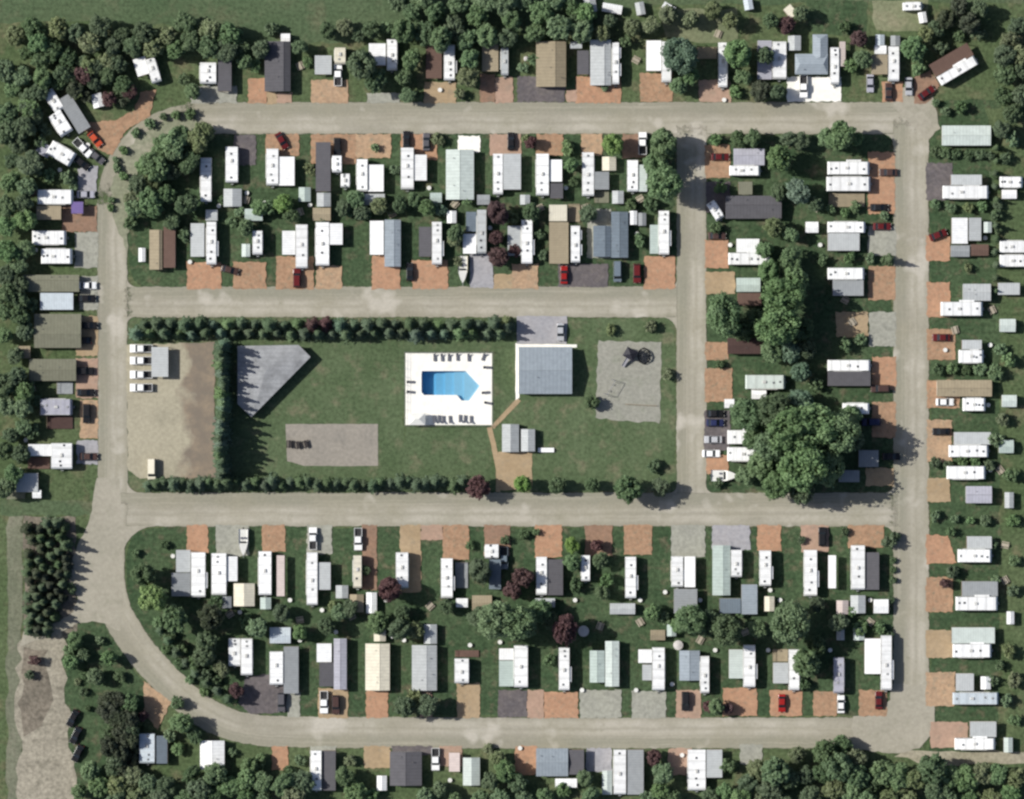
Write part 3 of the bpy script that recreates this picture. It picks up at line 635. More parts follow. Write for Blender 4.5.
WORD = {'T': ('camper trailer', 'trailer'), 'M': ('mobile home', 'mobile home'), 'P': ('porch roof', 'porch'), 'S': ('garden shed', 'shed'), 'D': ('wooden deck', 'deck'),
        'C': ('parked car', 'car'), 'K': ('pickup truck', 'pickup truck'), 'V': ('van', 'van'), 'U': ('sport utility car', 'car'), 'B': ('motorboat', 'boat')}
ROWS = {'A': ('row above the top road', 'x'), 'B': ('row below the top road', 'x'), 'C': ('row above the pool road', 'x'), 'D': ('column right of middle road', 'y'),
        'E': ('column left of right-hand road', 'y'), 'F': ('column right of right-hand road', 'y'), 'G': ('strip on the right edge', 'y'), 'H': ('column left of left-hand road', 'y'),
        'N': ('cluster by the top-left bend', 'y'), 'I': ('row below the pool lawn', 'x'), 'J': ('row above the bottom road', 'x'), 'K': ('row below the bottom road', 'x'),
        'L': ('gravel lot by left road', 'y'), 'Q': ('park around the pool', 'x')}
GROUP = {'T': 'camper trailers parked on the lots', 'M': 'mobile homes on the lots', 'P': 'porch roofs beside the trailers', 'S': 'garden sheds behind the trailers', 'D': 'wooden decks beside the trailers',
         'C': 'cars parked on the driveways', 'K': 'pickup trucks parked on the lots', 'U': 'cars parked on the driveways', 'V': 'vans parked on the lots', 'B': 'motorboats on the driveways'}
STYLE = {'C': 'car', 'K': 'pickup', 'V': 'van', 'U': 'suv'}
def put(row, kind, cx, cy, wp, lp, ang, colour, **kw):
    rot = math.radians(ang)
    if kind == 'T': r = trailer(cx, cy, wp, lp, rot, colour, **kw)
    elif kind == 'M': r = home(cx, cy, wp, lp, rot, colour, **kw)
    elif kind == 'P': r = porch(cx, cy, wp, lp, rot, colour, **kw)
    elif kind == 'S': r = shed(cx, cy, wp, lp, rot, colour, **kw)
    elif kind == 'D': r = deck(cx, cy, wp, lp, rot, colour)
    elif kind == 'B':
        r, tr = boat(cx, cy, wp, lp, rot, colour)
        reg(row, cx, cy, tr, 'boat trailer', 'two-wheeled metal', 'boat trailer', None)
    else: r = car(cx, cy, wp, lp, rot, colour, STYLE[kind])
    size = ''
    if kind == 'T': size = 'long ' if lp > 38 else 'short ' if lp < 26 else 'mid-length '
    if kind == 'S': size = 'small ' if wp * lp < 170 else 'large '
    if kind in 'P': size = 'big ' if wp * lp > 500 else 'little ' if wp * lp < 180 else ''
    if kind == 'M': size = 'big ' if wp * lp > 1300 else ''
    look = size + colour
    reg(row, cx, cy, r, WORD[kind][0], look, WORD[kind][1], GROUP[kind])
    return r
FP = []
def free(p): return not any(a - 3 < p[0] < c + 3 and b - 3 < p[1] < d_ + 3 for a, b, c, d_ in FP)
def box(row, kind, x0, y0, x1, y1, colour, flip=0, **kw):
    FP.append((x0, y0, x1, y1)); wp, lp = x1 - x0, y1 - y0; ang = 0
    if wp > lp: wp, lp, ang = lp, wp, 90
    return put(row, kind, (x0 + x1) / 2, (y0 + y1) / 2, wp, lp, ang + flip, colour, **kw)
ST = [(1, -.3, .05, .5)]; SB = [(1, -.3, .0, .5), (1, .12, .38, .45)]; SL = [(-1, -.2, .2, .5)]
DATA = '''
A T 200.5 63 217 84.5 white | A P 218 60 232 92 dark_grey | A M 265 42 291 92 dark_grey r.25 | A S 281 34 290.5 43 white | A P 315 56 332 75 light_grey | A K 333 66 343 84 white | A T 335 48 346 65 cream
A P 369 44 386 66 white | A T 387 40 397.5 71 white | A P 426 43 442 79 brown | A T 444 45 455 81 white s | A P 482 45 498.5 72 tan | A T 501 48 508.5 76 light_grey | A M 536 42 566 87.5 tan r.15
A S 570 42 582 49 light_grey | A P 577 51 589 75 dark_grey | A M 590 40.5 611 86 light_grey r.2 | A T 612 43 619 85 white s2 | A P 646 41 661 71.5 white | A T 661.3 42 671 83 white | A D 697 47 717 59 tan
A T 718 43 727 88 white | A P 757 41 771.5 80 lavender | A T 772 42 786 80 white | A S 787.5 36 800.5 51 light_grey | A K 799 76.5 807.5 97 white | A T 829.7 48 838.5 85 white | A P 839 42 845 67 pale_pink
A S 875 35 884 46 pale_blue | A P 871 55 887 75 tan | A S 874 46 886 54.5 white | A T 887.7 47 898.5 82 white | A S 890 36 899.5 46.5 grey | A C 866 74 874 93 lavender | A C 884 84 893 100 dark_brown | A C 904 77 913 96 silver
B T 201 158 212 202 white | B T 226 147 238.5 183 white | B S 224 189 242 207 light_grey | B T 266.7 149 279 186 white | B P 279.3 157 295 186 white | B S 299 187.5 311 202 pale_teal | B P 316 142.5 331 192 dark_grey | B T 332.5 156 342 173 white | B T 341 174 350 188 white | B U 333 140 342 155 black
B S 317 193 331 207 light_grey | B S 313 208 331 221 tan | B T 357 159.5 368 192 white | B P 368.3 165 384 192 white | B S 363.5 194 385 205.5 light_grey | B T 401 148 414 190 white | B P 414.3 155 427 181 white | B S 430 193 442 203 pale_teal | B M 446 150 474 200 pale r0
B C 506.5 132 515.5 151 black | B T 493 154 503 195 white | B P 503.3 154 521 190 light_grey | B S 520 195 530 205 light_grey | B T 536 154 549 196 white | B P 549.3 160 562 182 white | B P 550 183.5 563 199 dark_grey | B T 582 152.6 594 196.5 white | B S 602 157 616 171 cream | B P 594.3 172 609 190 grey | B D 594.3 191 609 203 olive
B S 612 191 623.5 204 light_grey | B T 627 160.5 638 192 white | B P 638.3 165 647 192 pale | B K 638.5 133 646.5 154 white | B C 402 131 411 149 black | B C 422 133 431 151 dark_grey
C P 191 223.5 205 257 light_grey | C T 207 222 217 265 white s | C S 206 210 218 221 light_grey | C S 245 209 263 221 pale_teal | C T 253 231 263 255 white | C S 242 244 250.5 257 pale | C P 282.5 231 295.7 255 white | C T 296 224.7 308 268.6 white | C U 292.5 269 301.5 287 dark_red | C T 316 222.5 329.7 266 white | C P 330 223.6 343 245 white | C M 150 230 163 270 tan r.3 | C P 164 224 176 268 brown | C S 139 248 146 262 white
C P 370 221 384 255 white | C M 384.7 220 401 267 blue-grey r.1 | C C 406 263 414 281 black | C P 419 227 431.7 257 dark_grey | C T 432 222 442 265 white s | C S 447 211 456.5 223.5 white | C S 477 195 490 205 grey | C P 466 212 476.5 232 slate | C T 477 210 486.5 254 light_grey | C P 463 234 476.3 254 white | C B 458 256 467.5 283 cream
C P 507.5 226 521 256 light_grey | C T 521.3 220 532.5 264 white s | C P 549 205 567 221.5 cream | C D 568 204 580 222 tan | C P 549 222.3 568.5 264 tan | C T 570.7 226 580 263 white s2 | C C 559.5 266 568.5 284 red | C M 593 226 610.7 257 slate r.2 | C M 611 212 628 258 slate r.0 | C V 611 259 624 284 slate | C U 632 263 642 284 dark_red
C S 629 211 637 225 white | C S 638 213 646 226 grey | C P 649.5 225 658.3 254 pale_teal | C T 658.5 211 669 255 white s
D M 733 149 764 165.7 lavender r.1 | D T 729 166 760 176 white | D C 711 152 729 162 dark_red | D M 725 196 781 219 dark_grey r.1 | D P 738 182 752 195 olive | D P 736 239 759 252.7 white | D T 728 253 770 265 white s | D C 708 231 726 241 dark_brown | D S 736 278 760 292 pale_teal | D P 737 293 761 306 brown | D M 727 338 771 354 dark_brown r0 | D T 745 375 785 389 pale | D S 751 390 766 399 white
D C 706 409 724 418 black | D C 706 418.5 724 427 dark_blue | D C 704 435 722 444 silver | D C 702 449 720 458 white | D T 727 430 762 444 white s | D T 727 447 757 461 white | D B 711 470 737 481 white | D S 724 399 734 408 white
E T 827 162 869 175 white s | E T 826 177 870 191.5 white | E D 828.6 193 864.6 207 tan | E S 805 222 818 233 white | E C 879 168 897 177 dark_brown | E C 873 222 891 231 dark_red | E T 827 222 865 233 white | E P 827 233.3 859 251 light_grey | E T 827 268 864 279.7 white | E P 832 280 863 296 grey | E T 827 360 870 371 white | E P 827 371.3 870 386 dark_grey | E T 842 403 869 414 white | E U 862 417 880 427 dark_blue
E P 858 450 878 467 grey | E P 838 470 859 482 grey | E U 871 384 889 393 dark_brown | E C 882 452 900 461 black | E C 870 203 888 212 black
F M 941 126 990 146 pale r0 | F P 950 175 981 185.5 light_grey | F T 942 186 988 199 white s | F P 951 218 967 244 white | F P 968 218 980.5 241 light_grey | F S 950 245.5 969 257 grey | F S 970 244.5 988 256 brown | F S 983 222 991 233 pale | F M 962 284 990 301 light_grey r0 | F T 940 302 982 316 white s
F C 932 333 950 342 dark_red | F P 961 340 981 349.5 light_grey | F T 958 350 983 363 white s | F M 936 380 991 396.5 tan r0 | F T 962 398 985 411 white | F C 936 398 953 406 white | F C 932 427 950 436 black | F P 953 432 990 444.5 light_grey | F T 948 445 988 457 white | F T 946 466 985 479 white | F M 965 486 991 503 lavender r0
F P 966 536 991 548.5 light_grey | F T 957 549 991 562 white | F P 961 581 997 596 grey | F T 955 596.3 997 610 white s | F P 951 627 994 643 pale | F T 952 643.5 991 657 white s | F P 955 673 973 690.5 light_grey | F T 952 692 998 704 pale_blue | F S 980 676 990 689 white | F P 969 721 995.5 736.5 light_grey | F T 954 737.5 994.5 749 white s
G T 999 177 1022 188 white | G S 1001 190 1016 199 white | G T 999 241 1028 253 white | G T 999 255 1028 267 white | G P 997 283 1019 295 light_grey | G S 999 319 1015 332 pale | G S 1006 611 1013.5 624 white | G S 1003 737 1012 752 pale | G S 1001 395 1016 407 pale | G S 1004 492 1013 508 light_grey | G S 998 440 1013 453 pale_teal
H T 38 190 74 204.5 white | H P 37 206 62 220 tan | H C 77 190 95 199 lavender | H P 72 202 84 214 purple | H T 33 231 67 245 white | H T 42 249 73 264 white | H M 24 275 80 292 olive r.2 | H P 41 293 74 310 pale_blue | H C 79 281 97 290 white | H C 78 294 96 303 black | H M 35 314 82 348 olive r-.1 | H C 80 321 98 330 black | H C 74 336 92 345 black | H S 18 346 31 358.5 tan | H M 30 359 77 381 olive r0 | H U 75 366 94 376 black
H D 57 382 73 394 grey | H C 77 388 95 397 black | H T 41 399 73 415 lavender | H D 47 416 73 429 dark_brown | H U 82 404 92 423 black | H P 29 444 52 456 white | H T 52 443 73 469 white | H D 28 457 50 469 brown | H C 80 452 98 461 dark_brown | H P 17 473 39 492 light_grey | H S 33 490 42 498 white
I P 176.5 549.6 191 572 light_grey | I P 172 572.5 191 596 grey | I T 191.6 552 206 597 white s | I B 239 529 248 555 white | I T 212 553 227 595 white | I P 227.3 556 238 581 white | I S 234 583 255 606 cream | I T 259 551 272 595 white | I P 277 555 285 596 pale_pink | I S 260.5 597 271.5 609 pale_teal | I T 307 552 318 605 white | I P 318.3 562 331 589.5 light_grey | I S 336 585 348.5 598 light_grey | I S 222 596 232 608 grey
I K 354 528 362.5 550 white | I T 353.5 555 362 588 cream | I S 366.5 592 377 613 white | I S 350 594 364 612 tan | I T 396 552 408.6 588 white | I T 441 558 453 598 white s | I D 455 562 468 588 grey | I T 485 544 498.7 558.5 white | I P 489 559 501 589 slate | I S 456 598 468 607 white | I S 472 595 492 610 tan | I K 500 548 508 568 slate | I K 309 528 317 549 white
I T 536 556.5 547 595 white | I P 547.3 559 563 595 dark_grey | I S 535 598 555 607 light_grey | I T 581 555 590 581 white | I T 625 556.5 636 598 white s | I S 609.6 603 635 614 light_grey | I T 671 556 683 587 white s | I P 684 556 695 587 white | I P 673.5 588.5 697 613 grey
I M 712 545 730 595 pale_teal r.1 | I T 730.5 549.6 741.5 577 white | I P 719 598 740.5 613 slate | I P 741 584 757 614 blue-grey | I T 759 550 770.7 586 white s | I S 764 596 774 611 cream | I T 803.5 549.6 816.6 596 white s | I P 827.7 555 835.5 588 white | I U 817 527 827 546 black | I T 850.5 545 864.3 589.5 white | I P 864.7 552 878.6 589.5 dark_grey | I S 836 600 848 614 pale_pink | I S 850 595 865 613 light_grey | I S 873 599 888 613 white
J T 229 638 241 666 white | J T 241.3 638 253 675 white | J S 270 627 291 643 pale_blue | J T 270 651 283.7 684.6 white | J P 284 646 299 693 grey | J U 276 692 287 712 dark_grey | J P 317 643 332 661.7 white | J P 319.6 662 333.7 686 dark_grey | J M 334 638 347 689 lavender r0 | J K 320 691 328 713 white | J U 331 695 341 714 dark_brown | J M 365.6 643 390 690 cream r.1 | J S 374 627 386 641 cream
J M 412 644.6 437 690 light_grey r.1 | J S 424 624 437 643.5 light_grey | J T 454.6 658 469 683 white | J D 455 650 479 657 brown | J P 499 660 513.7 686 pale_teal | J P 499 648 513.7 659.5 white | J T 514 645 528 687 white | J T 558.7 647 569.5 690 white s | J M 589.5 650 604.5 682 pale_teal r.0 | J M 605 640.5 619 686 pale r0 | J P 638 649 651.7 662.5 white | J P 642 664 651.7 680 light_grey | J T 652 647 664.5 690 white
J M 679 650 699.5 680 blue-grey r0 | J T 700 655.6 709 693 white | J S 650 629.5 665 640 tan | J S 666.7 624 676 636 pale_teal | J U 680.5 691 690 711 black | J P 728.5 649 742.5 678 pale | J T 743 644.5 755 687 white s | J D 772.6 649 788 661.5 tan | J P 772.6 662 788 683 light_grey | J T 788.3 649 799 690 white | J C 777 694 786.5 712 red | J T 833 657 843.5 693 lavender
J C 836.5 695 845 713 white | J P 864 638 880 673.5 white | J T 880.3 635 891 690 white s | J C 874 691 883 709 dark_red | J S 853 627 864 640 pale | J S 836 629 844 640 light_grey
K T 140 733 155.5 763 pale_blue | K P 157 735 168 763 slate | K M 200.6 740 225 769 white r0 | K T 311 750 322 790 white | K P 322.3 750 336 790 dark_grey | K M 390 751 422 785 dark_grey r0 | K K 431.5 748 439.5 770 white | K S 463 757 480 785 pale | K M 536 747.6 568 775.6 blue-grey r0 | K P 568.5 749 584 774 dark_grey | K T 613.4 749 626 794 white | K P 627 749 643.5 794 grey | K S 602 770 612 794 pale | K T 687.5 749 705.5 790 white | K P 706 749 722 777 light_grey | K S 377 775 387 790 white | K P 449 752 460 771 pale_pink | K S 555 778 577 787 white
L K 127 345 156 352 white h | L K 127 357 156 364 white h | L K 127 371 156 378 white h | L K 127 384 156 391 white h | L P 152 347 169 377 light_grey | L V 147 460 157 478 cream
Q C 556 323 565 341 silver | Q S 502 424 519 452 light_grey | Q S 521 429 535 451.5 light_grey
'''
for line in DATA.strip().split('\n'):  # row B: neighbouring black and dark grey cars stand in for a cast shadow
    for it in line.split('|'):
        f = it.split()
        row, kind = f[0], f[1]; x0, y0, x1, y1 = map(float, f[2:6]); colour = f[6].replace('_', ' '); opt = f[7] if len(f) > 7 else ''
        kw = {}
        if opt.startswith('r'): kw['ridge'] = float(opt[1:])
        if opt == 's': kw['slides'] = ST
        if opt == 's2': kw['slides'] = SB
        flip = 0
        if kind in 'CKUV':                      # which way the nose points: towards the road in most rows
            horizontal = (x1 - x0) > (y1 - y0)
            flip = random.choice((0, 180))
            if row == 'L': flip = 180 if horizontal else 0
        box(row, kind, x0, y0, x1, y1, colour, flip, **kw)
# rotated ones
put('A', 'T', 957, 71, 10, 43, 120.5, 'white', slides=ST); put('A', 'P', 950.5, 60.5, 14, 44, 120.5, 'brown'); put('A', 'C', 926, 93, 8, 18, 125, 'dark red')
put('N', 'T', 54.5, 101, 11, 24, 32, 'white'); put('N', 'T', 61.5, 124, 14, 24, 32, 'white'); put('N', 'P', 75, 114, 14, 40, 32, 'grey')
put('N', 'T', 154, 71, 10, 25, 17, 'white'); put('N', 'P', 142, 67, 13, 18, 17, 'white'); put('N', 'S', 98, 101, 11, 14, 15, 'white')
put('N', 'C', 95, 139, 8, 18, 40, 'orange red' if 0 else 'orange-red'); put('N', 'T', 62, 154, 15, 27, 60, 'white'); put('N', 'P', 45, 150, 12, 14, 60, 'lavender')
put('N', 'C', 82, 163, 8, 18, 50, 'black'); put('N', 'C', 97, 157, 8, 18, 50, 'dark grey'); put('N', 'K', 83, 148, 8, 20, 45, 'white')
put('B', 'C', 282, 141, 8, 18, 30, 'dark red'); put('C', 'C', 230, 270, 8, 18, 75, 'dark brown'); put('D', 'T', 715, 211, 9, 20, 32, 'white')
put('F', 'C', 938, 235, 9, 19, 112, 'dark red')
for x, y, a in ((73, 718, -28), (76, 735, -26), (78, 753, -26)): put('H', 'C', x, y, 9, 18, a, 'black')
# junk trailers far up
put('A', 'T', 912, 7, 8, 20, 92, 'white'); put('A', 'S', 922, 18, 8, 11, 10, 'white'); put('A', 'S', 590, 5, 12, 16, 10, 'light grey'); put('A', 'S', 612, 9, 9, 20, 80, 'white'); put('A', 'S', 640, 9, 9, 13, 10, 'light grey'); put('A', 'S', 668, 9, 9, 13, 60, 'white'); put('A', 'P', 790, 12, 9, 12, 40, 'cream'); put('A', 'S', 748, 5, 9, 11, 10, 'pale blue')

# L-shaped house on the white pad
def ell_house():
    root = empty('house', WX(811), WY(60))
    X = lambda p: WX(p) - WX(811); Yy = lambda p: WY(p) - WY(60)
    wl = paint((196, 194, 186), .7, .08); rf = paint(CLR['blue-grey'], .75, .1, 1.4)
    a = (X(796), Yy(74), X(826), Yy(56)); b = (X(813.5), Yy(55.9), X(826), Yy(36.5))
    MB().box(a[0], a[1], .02, a[2], a[3], 2.6).box(b[0], b[1], .02, b[2], b[3], 2.6).build('wall', wl, root)
    def hip(x0, y0, x1, y1, z, rise, along):
        o = 1.2; cx, cy = (x0 + x1) / 2, (y0 + y1) / 2
        if along == 'x': r0, r1 = (x0 + o, cy), (x1 - o, cy)
        else: r0, r1 = (cx, y0 + .2), (cx, y1 - o)
        v = [(x0, y0, z), (x1, y0, z), (x1, y1, z), (x0, y1, z), (*r0, z + rise), (*r1, z + rise)]
        if along == 'x': fs = [(0, 1, 5, 4), (1, 2, 5), (2, 3, 4, 5), (3, 0, 4), (3, 2, 1, 0)]
        else: fs = [(0, 1, 4), (1, 2, 5, 4), (2, 3, 5), (3, 0, 4, 5), (3, 2, 1, 0)]
        return MB().add(v, fs)
    hip(X(794.5), Yy(75), X(827.5), Yy(54.5), 2.62, .9, 'x').build('roof', rf, root)
    rw = hip(X(812), Yy(59), X(827.2), Yy(35), 2.65, .75, 'y').build('roof', rf, root)
    for px, py in ((803, 70), (820, 46)): MB().tube((X(px), Yy(py), 2.6), (X(px), Yy(py), 3.6), .1, n=8).build('vent_pipe', METAL(), root)
    for px in (800, 818): MB().box(X(px) - .5, Yy(74) - .05, 1.1, X(px) + .5, Yy(74) + .005, 2.0).build('window', GLASS(), root)
    dr = MB().box(X(809) - .45, Yy(74) - .06, .1, X(809) + .45, Yy(74) + .005, 2.1).build('door', paint((120, 70, 60), .5, .1), root)
    MB().box(X(809) + .28, Yy(74) - .1, 1.0, X(809) + .34, Yy(74) - .062, 1.1).build('handle', DARKM(), dr)
    tag(root, 'L-shaped blue-grey roofed house standing above the white concrete pad', 'house')
ell_house()

# pool house: wide gable, ridge along the picture's x axis
def pool_house():
    x0, y0, x1, y1 = 518.5, 347, 572, 394; cx, cy = (x0 + x1) / 2, (y0 + y1) / 2
    root = home(cx, cy, y1 - y0, x1 - x0, math.radians(90), 'blue-grey', ridge=0, wall=(214, 208, 190), rise=1.3, H=2.7, name='pool_house', ribs=1.0)
    tag(root, 'large square pool house with blue-grey gable roof right of the pool', 'building')
pool_house()
def pavilion():
    px = [(238, 346), (299, 345), (311, 357), (252, 417), (238, 404)]
    cx, cy = 270, 375; pts = [(WX(x) - WX(cx), WY(y) - WY(cy)) for x, y in px]
    root = empty('pavilion', WX(cx), WY(cy))
    n = len(pts); ap = (-.8, 1.2, 3.5)
    v = [(x, y, 2.75) for x, y in pts] + [(x, y, 2.6) for x, y in pts] + [ap]
    fs = [(i, (i + 1) % n, 2 * n) for i in range(n)] + [(n + (i + 1) % n, n + i, i, (i + 1) % n)[::-1] for i in range(n)] + [tuple(range(n, 2 * n))]
    MB().add(v, fs).build('roof', paint((158, 160, 162), .7, .26, .9, scale=.4), root)
    for x, y in pts: MB().box(x * .95 - .1, y * .95 - .1, 0, x * .95 + .1, y * .95 + .1, 2.6).build('post', paint((110, 104, 96), .8, .1), root)
    MB().prism_z([(x * .97, y * .97) for x, y in pts], .01, .12).build('floor', paint((140, 138, 132), .9, .12), root)
    tag(root, 'grey five-sided pavilion roof with slanting edge beside the conifer rows', 'pavilion')
pavilion()

# ------------------------------------------------------------------ pool furniture, fence, playground
def lounger_proto():
    r = empty('sun_lounger', 0, 0, 0, .09)
    MB().box(-.32, -.95, .28, .32, .35, .36).build('seat', paint((96, 98, 106), .8, .08), r)
    MB().add([(-.32, .35, .3), (.32, .35, .3), (.32, .95, .85), (-.32, .95, .85), (-.32, .35, .38), (.32, .35, .38), (.32, .92, .92), (-.32, .92, .92)],
             [(3, 2, 1, 0), (4, 5, 6, 7), (0, 1, 5, 4), (1, 2, 6, 5), (2, 3, 7, 6), (3, 0, 4, 7)]).build('backrest', paint((96, 98, 106), .8, .08), r)
    for x in (-.28, .28):
        for y in (-.85, .3): MB().box(x - .025, y - .025, 0, x + .025, y + .025, .28).build('leg', METAL(), r)
    return r
lp_ = lounger_proto(); used = False
LO = [('top', 434.7, 357.5, 0), ('top', 442, 357.5, 4), ('top', 449, 357.5, -3), ('top', 457.4, 357, 2), ('top', 468.7, 357.5, 0), ('top', 483.5, 357, -20),
      ('right', 487, 367.4, 88), ('right', 485.5, 392.6, 95), ('right', 488, 403, 80), ('left', 410.5, 382, 90), ('left', 410.5, 392, 86),
      ('bottom', 434.5, 419, 182), ('bottom', 438.8, 419, 178), ('bottom', 443.2, 419.5, 180), ('bottom', 450, 419.5, 185), ('bottom', 460, 418.5, 180), ('bottom', 465, 419, 176), ('bottom', 471, 419.5, 180)]
cnt = {}
for e, x, y, a in LO:
    o = lp_ if not used else copy_tree(lp_); used = True
    o.location = (WX(x), WY(y), .09); o.rotation_euler = (0, 0, math.radians(a)); cnt[e] = cnt.get(e, 0) + 1
    tag(o, f"grey sun lounger, {ordinal(cnt[e])} from {'left' if e in ('top', 'bottom') else 'top'} along the {e} edge of the pool deck", 'sun lounger', 'sun loungers around the pool')
gz = empty('gazebo', WX(417), WY(419), 0, .09)
MB().add([(-2.1, -1.5, 2.2), (2.1, -1.5, 2.2), (2.1, 1.5, 2.2), (-2.1, 1.5, 2.2), (-.5, 0, 3.0), (.5, 0, 3.0)], [(0, 1, 5, 4), (1, 2, 5), (2, 3, 4, 5), (3, 0, 4), (3, 2, 1, 0)]).build('canopy', paint((228, 228, 222), .8, .05), gz)
for x in (-1.9, 1.9):
    for y in (-1.3, 1.3): MB().tube((x, y, 0), (x, y, 2.19), .05, n=8).build('post', METAL(), gz)
tag(gz, 'white canopy gazebo in the bottom left corner of the pool deck', 'gazebo')
fc = empty('pool_fence', WX(449), WY(389))
hw, hh = (DECK[2] - DECK[0]) / 2 * S + .25, (DECK[3] - DECK[1]) / 2 * S + .25
np_ = 0
def fpost(x, y): MB().tube((x, y, 0), (x, y, 1.5), .04, n=6).build('post', METAL(), fc)
for i in range(11):
    for s_ in (-1, 1): fpost(-hw + 2 * hw * i / 10, s_ * hh)
for i in range(1, 9):
    for s_ in (-1, 1): fpost(s_ * hw, -hh + 2 * hh * i / 9)
rl = MB()
for z in (.15, .8, 1.45):
    for s_ in (-1, 1):
        rl.box(-hw, s_ * hh - .02, z, hw, s_ * hh + .02, z + .04); rl.box(s_ * hw - .02, -hh + .025, z, s_ * hw + .02, hh - .025, z + .04)
rl.build('rail', METAL(), fc)
tag(fc, 'thin metal railing fence around the white pool deck', 'fence')

def climber():
    r = empty('playground_climber', WX(630), WY(354), math.radians(-30), .06)
    pm = paint((60, 62, 70), .5, .08)
    for x in (-1.2, 1.2):
        for y in (-1.0, 1.0): MB().tube((x, y, 0), (x, y, 2.9), .09, n=8).build('post', pm, r)
    MB().box(-1.3, -1.1, 1.4, 1.3, 1.1, 1.5).build('platform', paint((70, 72, 80), .7, .1), r)
    MB().add([(-1.5, -1.3, 2.9), (1.5, -1.3, 2.9), (1.5, 1.3, 2.9), (-1.5, 1.3, 2.9), (0, 0, 3.7)], [(0, 1, 4), (1, 2, 4), (2, 3, 4), (3, 0, 4), (3, 2, 1, 0)]).build('roof', paint((46, 46, 54), .6, .08), r)
    s_ = MB(); s_.add([(-.35, -1.1, 1.45), (.35, -1.1, 1.45), (.35, -3.6, .25), (-.35, -3.6, .25), (-.35, -1.1, 1.4), (.35, -1.1, 1.4), (.35, -3.6, .2), (-.35, -3.6, .2)],
                     [(0, 1, 2, 3), (7, 6, 5, 4), (0, 3, 7, 4), (1, 5, 6, 2), (0, 4, 5, 1), (3, 2, 6, 7)])
    for x in (-.4, .34): s_.add([(x, -1.1, 1.45), (x + .06, -1.1, 1.45), (x + .06, -3.6, .25), (x, -3.6, .25), (x, -1.1, 1.7), (x + .06, -1.1, 1.7), (x + .06, -3.6, .5), (x, -3.6, .5)],
                                [(3, 2, 1, 0), (4, 5, 6, 7), (0, 1, 5, 4), (1, 2, 6, 5), (2, 3, 7, 6), (3, 0, 4, 7)])
    s_.build('slide', paint((150, 150, 156), .4, .06), r)
    l_ = MB()
    for k in range(6): l_.tube((1.2, -.6 + k * .02, .25 + k * .22), (1.2, .6, .25 + k * .22), .03, n=6)
    l_.build('ladder', pm, r)
    tag(r, 'dark roofed climbing frame with slide on the sand playground', 'climbing frame')
    q = empty('climbing_dome', WX(644), WY(356), 0, .06); dm = paint((40, 40, 44), .5, .05)
    m_ = MB()
    for ring in range(4):
        zz, rr = 1.9 * math.sin(ring * .42), 1.6 * math.cos(ring * .42)
        z2, r2 = 1.9 * math.sin((ring + 1) * .42), 1.6 * math.cos((ring + 1) * .42)
        for k in range(8):
            a0, a1 = k * math.pi / 4, (k + 1) * math.pi / 4
            m_.tube((rr * math.cos(a0), rr * 1.3 * math.sin(a0), zz), (rr * math.cos(a1), rr * 1.3 * math.sin(a1), zz), .1, n=5)
            if ring < 3: m_.tube((rr * math.cos(a0), rr * 1.3 * math.sin(a0), zz), (r2 * math.cos(a0), r2 * 1.3 * math.sin(a0), z2), .1, n=5)
    m_.build('bars', dm, q)
    MB().tube((0, 0, 0), (0, 0, 1.9), .06, n=8).build('pole', dm, q)
    tag(q, 'dark metal climbing dome right of the roofed climbing frame', 'climbing dome')
    sw = empty('swing_set', WX(611), WY(388), math.radians(60), .06)
    MB().tube((-2, 0, 2.4), (2, 0, 2.4), .06, n=8).build('crossbar', METAL(), sw)
    for x in (-2, 2):
        for y in (-.9, .9): MB().tube((x, y, 0), (x, 0, 2.4), .05, n=8).build('leg', METAL(), sw)
    for x in (-.9, .9):
        c_ = MB(); c_.tube((x - .2, 0, 2.36), (x - .2, 0, .52), .015, n=5).tube((x + .2, 0, 2.36), (x + .2, 0, .52), .015, n=5); c_.build('chain', METAL(), sw)
        MB().box(x - .24, -.1, .46, x + .24, .1, .52).build('seat', RUBBER(), sw)
    tag(sw, 'grey metal swing set on the left of the playground', 'swing set')
    bb = empty('balance_beam', WX(641), WY(405), math.radians(-3), .06)
    MB().box(-4, -.09, .3, 4, .09, .42).build('beam', paint((150, 138, 118), .8, .12), bb)
    for x in (-3.6, -1.2, 1.2, 3.6): MB().box(x - .08, -.08, 0, x + .08, .08, .3).build('leg', paint((130, 118, 100), .8, .12), bb)
    tag(bb, 'low wooden balance beam near the bottom of the playground', 'balance beam')
climber()
def bench(x, y, a, label, cat='picnic table', z=.06, wood=(92, 80, 70), group=None):
    r = empty('picnic_table', WX(x), WY(y), math.radians(a), z)
    wd = paint(wood, .85, .12, 6)
    MB().box(-.4, -.95, .7, .4, .95, .76).build('tabletop', wd, r)
    for s_ in (-1, 1):
        MB().box(s_ * .72 - .14, -.95, .42, s_ * .72 + .14, .95, .47).build('bench_seat', wd, r)
        f = MB(); f.tube((-.75, s_ * .7, 0), (.25, s_ * .7, .69), .04, n=6).tube((.75, s_ * .68, 0), (-.25, s_ * .68, .69), .04, n=6); f.build('leg_frame', wd, r)
    tag(r, label, cat, group); return r
for i, x in enumerate((290, 298, 306)): bench(x, 444 + (i % 2), 8 * i, f"dark picnic table, {ordinal(i + 1)} from left on the grey paved court", wood=(56, 52, 52), group='picnic tables on the court')
tr = empty('flat_trailer', WX(546), WY(450))
MB().box(-2, -.55, .45, 2, .55, .58).build('bed', paint(CLR['white'], .5, .08), tr)
for s_ in (-1, 1): MB().tube((0, s_ * .6, .26), (0, s_ * .44, .26), .26, n=12).build('wheel', RUBBER(), tr)
MB().tube((2, 0, .4), (2.8, 0, .4), .05, n=6).build('hitch', DARKM(), tr)
